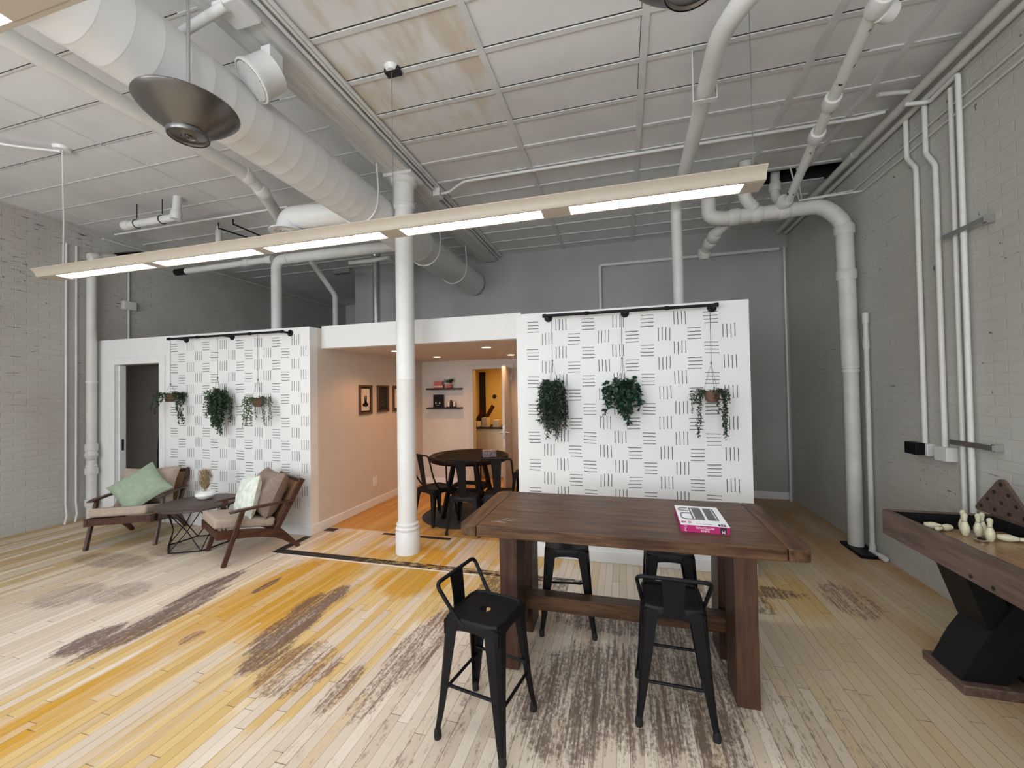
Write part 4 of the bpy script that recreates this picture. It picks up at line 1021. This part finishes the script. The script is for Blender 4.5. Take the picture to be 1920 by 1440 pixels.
def hang(label, x, zr, zk, zp, potr, poth, potmat, leaf, stems, L, W, dens, seed, crown=.09, y=RY, basket=True):
    t_ = thing('hanging_plant', label, 'hanging plant', (x, y, zp), 0, 'plants hanging from the pipe rails'); rd = random.Random(seed)
    zk -= zp; zr -= zp
    B().tube([(0, 0, zr), (0, 0, zk)], .0022, 5).build('hanging_wire', 'wire', t_)
    kn = B().lathe([(.003, -.012), (.008, -.004), (.008, .006), (.003, .014)], (0, 0, zk), 10)
    for k in range(3):
        a = R(120 * k + 20 * seed); kn.tube([(0, 0, zk), (potr * math.cos(a), potr * math.sin(a), 0), (potr * .5 * math.cos(a), potr * .5 * math.sin(a), -poth)], .0016, 5)
    kn.build('cord_hanger', 'cord', t_)
    B().lathe([(potr * .55, -poth), (potr * .85, -poth * .75), (potr, -poth * .25), (potr * .96, 0), (potr * .88, 0), (potr * .85, -.012), (.0, -.012)], seg=24).build('pot', potmat, t_, smooth=True)
    b = B()
    for ln, out, a0 in stems(rd):
        a = a0; p = Vector((potr * .7 * math.cos(a), potr * .7 * math.sin(a), -.008)); q = 0; n = max(3, int(ln / .018))
        up = rd.uniform(.01, crown) * 1.3
        dr = Vector((math.cos(a), math.sin(a), 0)); pts = [p.copy()]
        for i in range(n):
            f = i / n
            rise = up / (n * .18 + 1) * (1 if f < .18 else 0)
            step = dr * out * (1.6 if f < .25 else .12) / n * 3 + Vector((rd.uniform(-.006, .006), rd.uniform(-.006, .006), rise - (ln / n) * (1.12 if f > .14 else .1)))
            p = p + step
            p.y = min(p.y, PF - y - .012)
            pts.append(p.copy())
            for k in range(dens):
                d = Vector((rd.uniform(-1, 1), rd.uniform(-1, 1), rd.uniform(-1.1, .35)))
                leafmesh(b, p + Vector((rd.uniform(-.004, .004), 0, rd.uniform(-.01, .01))), d, Vector((rd.uniform(-1, 1), rd.uniform(-1, 1), rd.uniform(.2, 1))), L * rd.uniform(.7, 1.25), W * rd.uniform(.8, 1.2))
        if len(pts) > 2: b.tube(pts, .0012, 4)
    # clamp against the wall
    for v in b.bm.verts:
        if v.co.y > PF - y - .004: v.co.y = PF - y - .004
    b.build('foliage', leaf, t_)
    return t_
ang = lambda rd: rd.uniform(0, 2 * pi)
hang('plant with long narrow willowy leaves hanging leftmost on the right wall', -.613, 2.257, 1.84, 1.60, .055, .09, 'potdark', 'leafd',
     lambda rd: [(rd.uniform(.20, .52), rd.uniform(.0, .062), ang(rd)) for _ in range(52)] + [(.06, .02, ang(rd)) for _ in range(10)], .042, .0052, 5, 1)
hang('compact broad-leaved ivy hanging in the middle of the right wall', .003, 2.257, 1.84, 1.56, .05, .09, 'potdark', 'leafg',
     lambda rd: [(rd.uniform(.06, .33) , rd.uniform(.0, .075), ang(rd)) for _ in range(34)] + [(.06, .02, ang(rd)) for _ in range(14)], .050, .019, 2, 2, .12)
hang('straggly vine in a brown basket hanging rightmost on the right wall', .715, 2.257, 1.775, 1.545, .062, .095, 'basket', 'leafd',
     lambda rd: [(.42, .04, R(200)), (.40, .035, R(185)), (.40, .03, R(-5)), (.41, .04, R(5)), (.36, .04, R(-18)), (.33, .035, R(12)), (.22, .10, R(190)), (.26, .03, R(20)), (.2, .02, R(-60))] + [(rd.uniform(.03, .12), .04, ang(rd)) for _ in range(16)], .022, .0065, 4, 3, .035)
hang('sparse trailing plant in a brown pot hanging nearest the left doorway', -5.285, 2.272, 1.72, 1.61, .062, .10, 'basket', 'leafd',
     lambda rd: [(.38, .05, R(5)), (.40, .06, R(-10)), (.36, .06, R(15)), (.33, .05, R(0)), (.25, .11, R(185)), (.2, .12, R(195)), (.17, .09, R(175))] + [(rd.uniform(.03, .12), .05, ang(rd)) for _ in range(16)], .026, .008, 4, 4, .03)
hang('bushy full ivy hanging in the middle of the left wall', -4.55, 2.272, 1.78, 1.55, .055, .09, 'potdark', 'leafm',
     lambda rd: [(q, (.52 - q) * rd.uniform(.1, .24), ang(rd)) for q in [rd.uniform(.12, .47) for _ in range(44)]] + [(.06, .02, ang(rd)) for _ in range(12)], .026, .009, 5, 5, .12)
hang('light green trailing plant in a round basket hanging rightmost on the left wall', -3.965, 2.272, 1.745, 1.54, .062, .10, 'basket', 'leafl',
     lambda rd: [(rd.uniform(.2, .36), rd.uniform(.03, .08), a) for a in [R(q) for q in (170, 190, 180, 200, 0, 10, -10, -30, -60, -80, -100, 215)]] + [(rd.uniform(.03, .10), .05, ang(rd)) for _ in range(14)], .020, .0065, 4, 6, .03)

# ------------------------------------------------------------------ alcove details
def picture(label, y0, y1, z0, z1, kind, k):
    t_ = thing('framed_picture', label, 'picture', (WX0 + .001, (y0 + y1) / 2, (z0 + z1) / 2), R(90)); w = (y1 - y0) / 2; h = (z1 - z0) / 2
    b = B(); f = .028
    b.box(-w, -w + f, -.022, 0, -h, h).box(w - f, w, -.022, 0, -h, h).box(-w + f, w - f, -.022, 0, h - f, h).box(-w + f, w - f, -.022, 0, -h, -h + f)
    b.build('frame', 'frame', t_, bevel=.002)
    B().box(-w + f, w - f, -.004, -.001, -h + f, h - f).build('backing', 'chalk', t_)
    if kind == 'card':
        plate_ = B().box(-w + .05, w - .05, -.007, -.004, -h + .05, h - .05).build('card_print', 'paper', t_)
        q = B(); yy = -.0085
        def blobp(pts): q.prism(pts, lambda p: (p[0], -.0085, p[1]), lambda p: (p[0], -.007, p[1]))
        def ell(cx, cz, rx, rz_, a0=0):
            blobp([(cx + rx * math.cos(R(t)) * math.cos(a0) - rz_ * math.sin(R(t)) * math.sin(a0), cz + rx * math.cos(R(t)) * math.sin(a0) + rz_ * math.sin(R(t)) * math.cos(a0)) for t in range(0, 360, 24)])
        if k == 0:
            ell(0, -.075, .065, .022); ell(-.045, -.068, .02, .018); ell(.045, -.065, .02, .016); ell(0, -.045, .035, .028); ell(-.015, .0, .014, .05, .12); ell(.014, .0, .014, .055, -.12)
            ell(.006, .045, .005, .02)
        else:
            ell(-.03, .02, .035, .008, -.5); ell(.0, -.04, .008, .06)
        for sx, sz, m_ in ((-1, 1, 1), (1, -1, -1)):
            cx = sx * (w - .068); cz = sz * (h - .095)
            blobp([(cx, cz - .012), (cx + .007, cz), (cx, cz + .012), (cx - .007, cz)]); ell(cx, cz + .03 * m_, .004, .009)
        q.build('artwork', 'ink', t_)
    else:
        B().box(-w + .035, w - .035, -.007, -.004, -h + .035, h - .035).build('chalkboard', 'chalk', t_)
        q = B(); rd = random.Random(5)
        for r_ in range(2):
            x = -.075; z = -.055 - r_ * .05
            while x < .06:
                l = rd.uniform(.006, .016); q.bar((x, -.0078, z + (x + .07) * .22), (x + l, -.0078, z + (x + l + .07) * .22 + rd.uniform(-.008, .012)), .002, .0015, (0, 1, 0)); x += l + .004
        q.build('chalk_scrawl', 'inkgrey', t_)
picture('framed playing card print, leftmost on the alcove wall', 4.70, 4.985, 1.29, 1.685, 'card', 0)
picture('dark framed panel with chalky script, middle of the alcove wall pictures', 5.115, 5.405, 1.30, 1.685, 'dark', 1)
picture('framed card print half hidden behind the column', 5.53, 5.86, 1.29, 1.685, 'card', 1)
o = B().box(WX0, WX0 + .008, 5.01, 5.09, .28, .40).build('wall_outlet', 'trim', bevel=.002); tag(o, 'white electrical outlet low on the alcove wall', 'outlet')
o = B().box(-4.175, -4.085, PF - .007, PF, .97, 1.09).build('switch_plate', 'trim', bevel=.002); tag(o, 'small white cover plate on the left patterned wall', 'wall plate')
for nm, z in (('upper', 1.64), ('lower', 1.315)):
    o = B().box(-3.23, -2.62, YB - .165, YB - .013, z - .028, z).build('floating_shelf', 'shelf', bevel=.002); tag(o, nm + ' black floating shelf on the alcove back wall', 'shelf')
o = thing('card_pack', 'pink printed box on the upper shelf', 'box', (-3.02, YB - .10, 1.6405), R(5))
B().box(-.085, .085, -.04, .04, 0, .06).build('carton', 'pink', o, bevel=.002); B().box(-.083, .083, -.042, -.040, .022, .036).build('label_band', 'paper', o)
o = B().box(-3.10, -2.95, YB - .13, YB - .07, 1.701, 1.755).build('card_pack', 'pink', bevel=.002); tag(o, 'smaller pink box stacked on top of the pink printed box', 'box')
pp = thing('potted_plant', 'small potted plant with thick dark leaves on the upper shelf', 'potted plant', (-2.83, YB - .10, 1.6405))
B().lathe([(.035, 0), (.045, .01), (.05, .06), (.046, .065), (.0, .06)], seg=20).build('pot', 'pink', pp, smooth=True)
b = B(); rd = random.Random(3)
for k in range(20):
    a = rd.uniform(0, 6.28); d = Vector((math.cos(a), math.sin(a) * .7, rd.uniform(.3, 1.2))); p = Vector((0, 0, .065)) + d.normalized() * rd.uniform(.01, .06); leafmesh(b, p, d, Vector((0, 0, 1)), .08, .02)
b.build('foliage', 'leafd', pp)
o = thing('black_case', 'upright black box with small white marks on the lower shelf', 'box', (-3.03, YB - .10, 1.3155))
B().box(-.085, .085, -.03, .03, 0, .215).build('carton', 'black', o, bevel=.002)
b = B()
for x in (-.035, .035): b.prism([(x, .055), (x + .012, .07), (x, .09), (x - .012, .07)], lambda p: (p[0], -.0315, p[1]), lambda p: (p[0], -.0302, p[1]))
b.box(-.03, .03, -.0315, -.0302, .035, .039); b.box(-.004, .004, -.0315, -.0302, .07, .078); b.build('printed_mark', 'paper', o)
o = thing('chip_carousel', 'black poker chip rack on the lower shelf', 'game set', (-2.80, YB - .10, 1.3155))
B().lathe([(.08, 0), (.08, .012), (.02, .016), (.015, .11), (.02, .12)], seg=24).build('base', 'black', o, smooth=True)
for k in range(6):
    a = k * pi / 3; B().lathe([(.022, .013), (.022, .09)], (.052 * math.cos(a), .052 * math.sin(a), 0), 12).build('chip_stack', 'ink' if k % 2 else 'paper', o)
# kitchen contents
kc = thing('kitchen_cabinet', 'cream kitchen base cabinet seen through the alcove doorway', 'cabinet', (-2.45, 7.45, 0))
B().box(-.75, .75, -.25, .35, 0, .88).build('body', 'kitwhite', kc); B().box(-.70, -.02, -.27, -.25, .06, .84).build('door', 'kitwhite', kc, bevel=.004); B().box(.02, .70, -.27, -.25, .06, .84).build('door', 'kitwhite', kc, bevel=.004)
o = B().box(-3.22, -1.68, 7.16, 7.82, .88, .91).build('countertop', 'vinyl', bevel=.003); tag(o, 'dark countertop on the kitchen cabinet beyond the doorway', 'countertop')
for k, (x, lb) in enumerate(((-2.68, 'cream carton with raised burgundy flap at the left on the kitchen counter'), (-2.49, 'taller cream carton with burgundy flap in the middle of the kitchen counter'), (-2.27, 'small cream carton at the right on the kitchen counter'))):
    t_ = thing('open_carton', lb, 'box', (x, 7.30, .9105), R(-8), 'cartons on the kitchen counter'); h = (.10, .17, .13)[k]
    B().box(-.055, .055, -.07, .07, 0, h).build('carton', 'kraft', t_)
    if k < 2: B().bar((.0, .02, h), (.11, .10, h + .22), .13, .008, (1, 0, 0)).build('flap', 'burg', t_)
o = B().lathe([(.045, 0), (.045, .02), (.03, .025)], (-2.72, 8.6, 1.46), 20, Matrix.Rotation(R(90), 4, 'X')).build('thermostat', 'wire', None, smooth=True); tag(o, 'round thermostat on the yellow kitchen wall', 'thermostat')

# ------------------------------------------------------------------ shuffleboard table with bowling pins
sh = thing('shuffleboard_table', 'long grey-brown wooden shuffleboard table along the right wall', 'game table', (0, 0, 0))
sx0, sx1, sy0, sy1, stz = 1.545, 2.10, .30, 3.07, .80
b = B(); b.box(sx0, sx0 + .035, sy0, sy1, stz - .15, stz)
b.build('side_rail', 'shufwood', sh, bevel=.004)
B().box(sx1 - .035, sx1, sy0, sy1, stz - .15, stz).build('side_rail', 'shufwood', sh, bevel=.004)
B().box(sx0 + .035, sx1 - .035, sy1 - .035, sy1, stz - .15, stz).build('end_rail', 'shufwood', sh, bevel=.003)
B().box(sx0 + .035, sx1 - .035, sy0, sy0 + .035, stz - .15, stz).build('end_rail', 'shufwood', sh, bevel=.003)
b = B(); b.box(sx0 + .035, sx1 - .035, sy0 + .035, sy1 - .035, stz - .14, stz - .12)
b.box(sx1 - .045, sx1 - .035, sy0 + .035, sy1 - .035, stz - .12, stz - .004).box(sx0 + .035, sx0 + .043, sy0 + .035, sy1 - .035, stz - .12, stz - .004).box(sx0 + .043, sx1 - .045, sy1 - .045, sy1 - .035, stz - .12, stz - .004)
b.build('gutter_lining', 'felt', sh)
B().box(sx0 + .085, sx1 - .075, sy0 + .08, sy1 - .16, stz - .12, stz - .055).build('playfield', 'playfield', sh, bevel=.003)
B().box(sx0 + .036, sx0 + .075, 2.36, 2.45, stz - .05, stz - .02).build('gutter_block', 'black', sh)
for y in (2.28, 2.36): pass
b = B()
for y in (2.40, 2.28): b.lathe([(.010, 0), (.010, .002)], (sx0 - .0015, y, stz - .125), 12, Matrix.Rotation(R(90), 4, 'Y'))
b.build('bolt_hole', 'rubber', sh)
for yb in (2.75, .75):
    b = B()
    x0, x1, x2, x3 = 1.70, 1.90, 2.02, 2.12
    y0, y1 = yb - .11, yb + .10
    def pr(pts, y0=y0, y1=y1): b.prism(pts, lambda p: (p[0], y0, p[1]), lambda p: (p[0], y1, p[1]))
    pr([(1.645, .05), (1.83, .05), (2.13, .42), (2.13, .64), (1.99, .64), (1.72, .215)])
    b.build('leg', 'iron', sh)
    b = B(); pr([(1.66, .66), (1.80, .66), (1.86, .42), (2.10, .05), (1.93, .05), (1.78, .30)], y0 + .02, y1 + .02)
    b.build('leg', 'iron', sh)
    B().box(1.63, 2.14, yb - .15, yb + .15, 0, .05).build('foot_plate', 'shufwood', sh, bevel=.006)
FZ = stz - .0548
def pin(label, x, y, z, rot=None):
    t_ = thing('bowling_pin', label, 'bowling pin', (x, y, z), 0, 'cream bowling pins on the shuffleboard')
    if rot: t_.rotation_euler = rot
    B().lathe([(.010, 0), (.013, .004), (.0185, .028), (.0185, .045), (.012, .068), (.0085, .080), (.0095, .092), (.0125, .104), (.011, .115), (.004, .121)], seg=18).build('pin_body', 'pin', t_, smooth=True)
    B().lathe([(.0112, .0745), (.0112, .0765)], seg=18).build('neck_band', 'ink', t_, smooth=True)
pz = FZ
pin('standing bowling pin, front of the left pair', 1.785, 2.80, pz)
pin('standing bowling pin, rear of the left pair', 1.815, 2.86, pz)
pin('standing bowling pin, rear left of the right trio', 1.842, 2.80, pz)
pin('standing bowling pin, rear right of the right trio', 1.878, 2.83, pz)
pin('standing bowling pin, front of the right trio', 1.838, 2.72, pz)
pin('fallen bowling pin lying farthest left', 1.66, 2.90 - .0, pz + .018, (R(90), 0, R(75)))
pin('fallen bowling pin beside the left standing pair', 1.775, 2.885, pz + .018, (R(90), 0, R(-60)))
pin('fallen bowling pin lying right of the standing trio', 1.885, 2.75, pz + .018, (R(90), 0, R(70)))
for x, y, lb in ((1.795, 2.71, 'chrome puck lying among the bowling pins'), (1.835, 2.42, 'chrome puck alone near the right edge of the photo')):
    t_ = thing('shuffle_puck', lb, 'puck', (x, y, FZ)); B().lathe([(.024, 0), (.027, .004), (.027, .009), (.022, .012), (.0, .010)], seg=24).build('puck_body', 'chrome', t_, smooth=True)
    B().lathe([(.018, .0115), (.012, .019), (.0, .020)], seg=20).build('puck_cap', 'vinyl', t_, smooth=True)
# triangular pin rack leaning on the wall-side rail
rk = thing('pin_rack', 'triangular wooden pin rack with round holes on the far table rail', 'rack', (2.085, 2.99, .802), R(90))
tri = [(-.185, .0), (.185, .0)]
def tri_out(r=.028):
    P_ = [Vector((-.20, 0)), Vector((.20, 0)), Vector((0, .235))]; out = []
    for i in range(3):
        p = P_[i]; a = (P_[i - 1] - p).normalized(); c_ = (P_[(i + 1) % 3] - p).normalized()
        for k in range(6):
            q = k / 5; A = p + a * r * 1.6; C_ = p + c_ * r * 1.6; w_ = A * (1 - q) ** 2 + p * 2 * q * (1 - q) + C_ * q * q; out.append((w_.x, w_.y))
    return out
b = B().prism(tri_out(), lambda p: (p[0], -.009, p[1]), lambda p: (p[0], .009, p[1])); rko = b.build('board', 'shufwood', rk)
for r_ in range(4):
    for k in range(4 - r_):
        x = (k - (3 - r_) / 2) * .092; z = .032 + r_ * .052
        B().lathe([(.0115, -.0002), (.0115, .0008)], (x, .0092, z), 16, Matrix.Rotation(R(-90), 4, 'X')).build('pin_hole', 'voidm', rk)
o = run('floor_cable', 'pale cable on the floor behind the shuffleboard leg', 'cable', [(2.0, 2.98, .008), (2.12, 2.9, .008), (2.2, 2.6, .008), (2.22, 2.2, .008)], .006, 'whitecable', .05, 8)

# ------------------------------------------------------------------ light
def area(n, loc, rot, sx, sy, e, col=(1, 1, 1)):
    l = bpy.data.lights.new(n, 'AREA'); l.shape = 'RECTANGLE'; l.size = sx; l.size_y = sy; l.energy = e; l.color = col
    o = bpy.data.objects.new(n, l); C.objects.link(o); o.location = loc; o.rotation_euler = rot; return o
for i, (a, b_) in enumerate(ws):
    area('window_daylight_%d' % i, ((a + b_) / 2, YF + .02, 2.05), (R(90 + 34), 0, 0), b_ - a, 2.4, (155, 180, 90)[i], (.91, .96, 1))
for (px, py) in ((-2.77, 4.62), (-2.68, 5.63), (-1.573, 4.67), (-1.565, 5.77)):
    l = bpy.data.lights.new('alcove_lamp', 'SPOT'); l.energy = 26; l.color = (1, .47, .19); l.spot_size = R(140); l.spot_blend = .6; l.shadow_soft_size = .05
    o = bpy.data.objects.new('alcove_lamp', l); C.objects.link(o); o.location = (px, py, 2.09)
area('kitchen_lamp', (-1.9, 7.5, 2.28), (0, R(-12), 0), .8, .5, 38, (1, .62, .22))
w = bpy.data.worlds.new('world'); SC.world = w; w.use_nodes = True
w.node_tree.nodes['Background'].inputs[0].default_value = (.8, .88, 1, 1); w.node_tree.nodes['Background'].inputs[1].default_value = .25
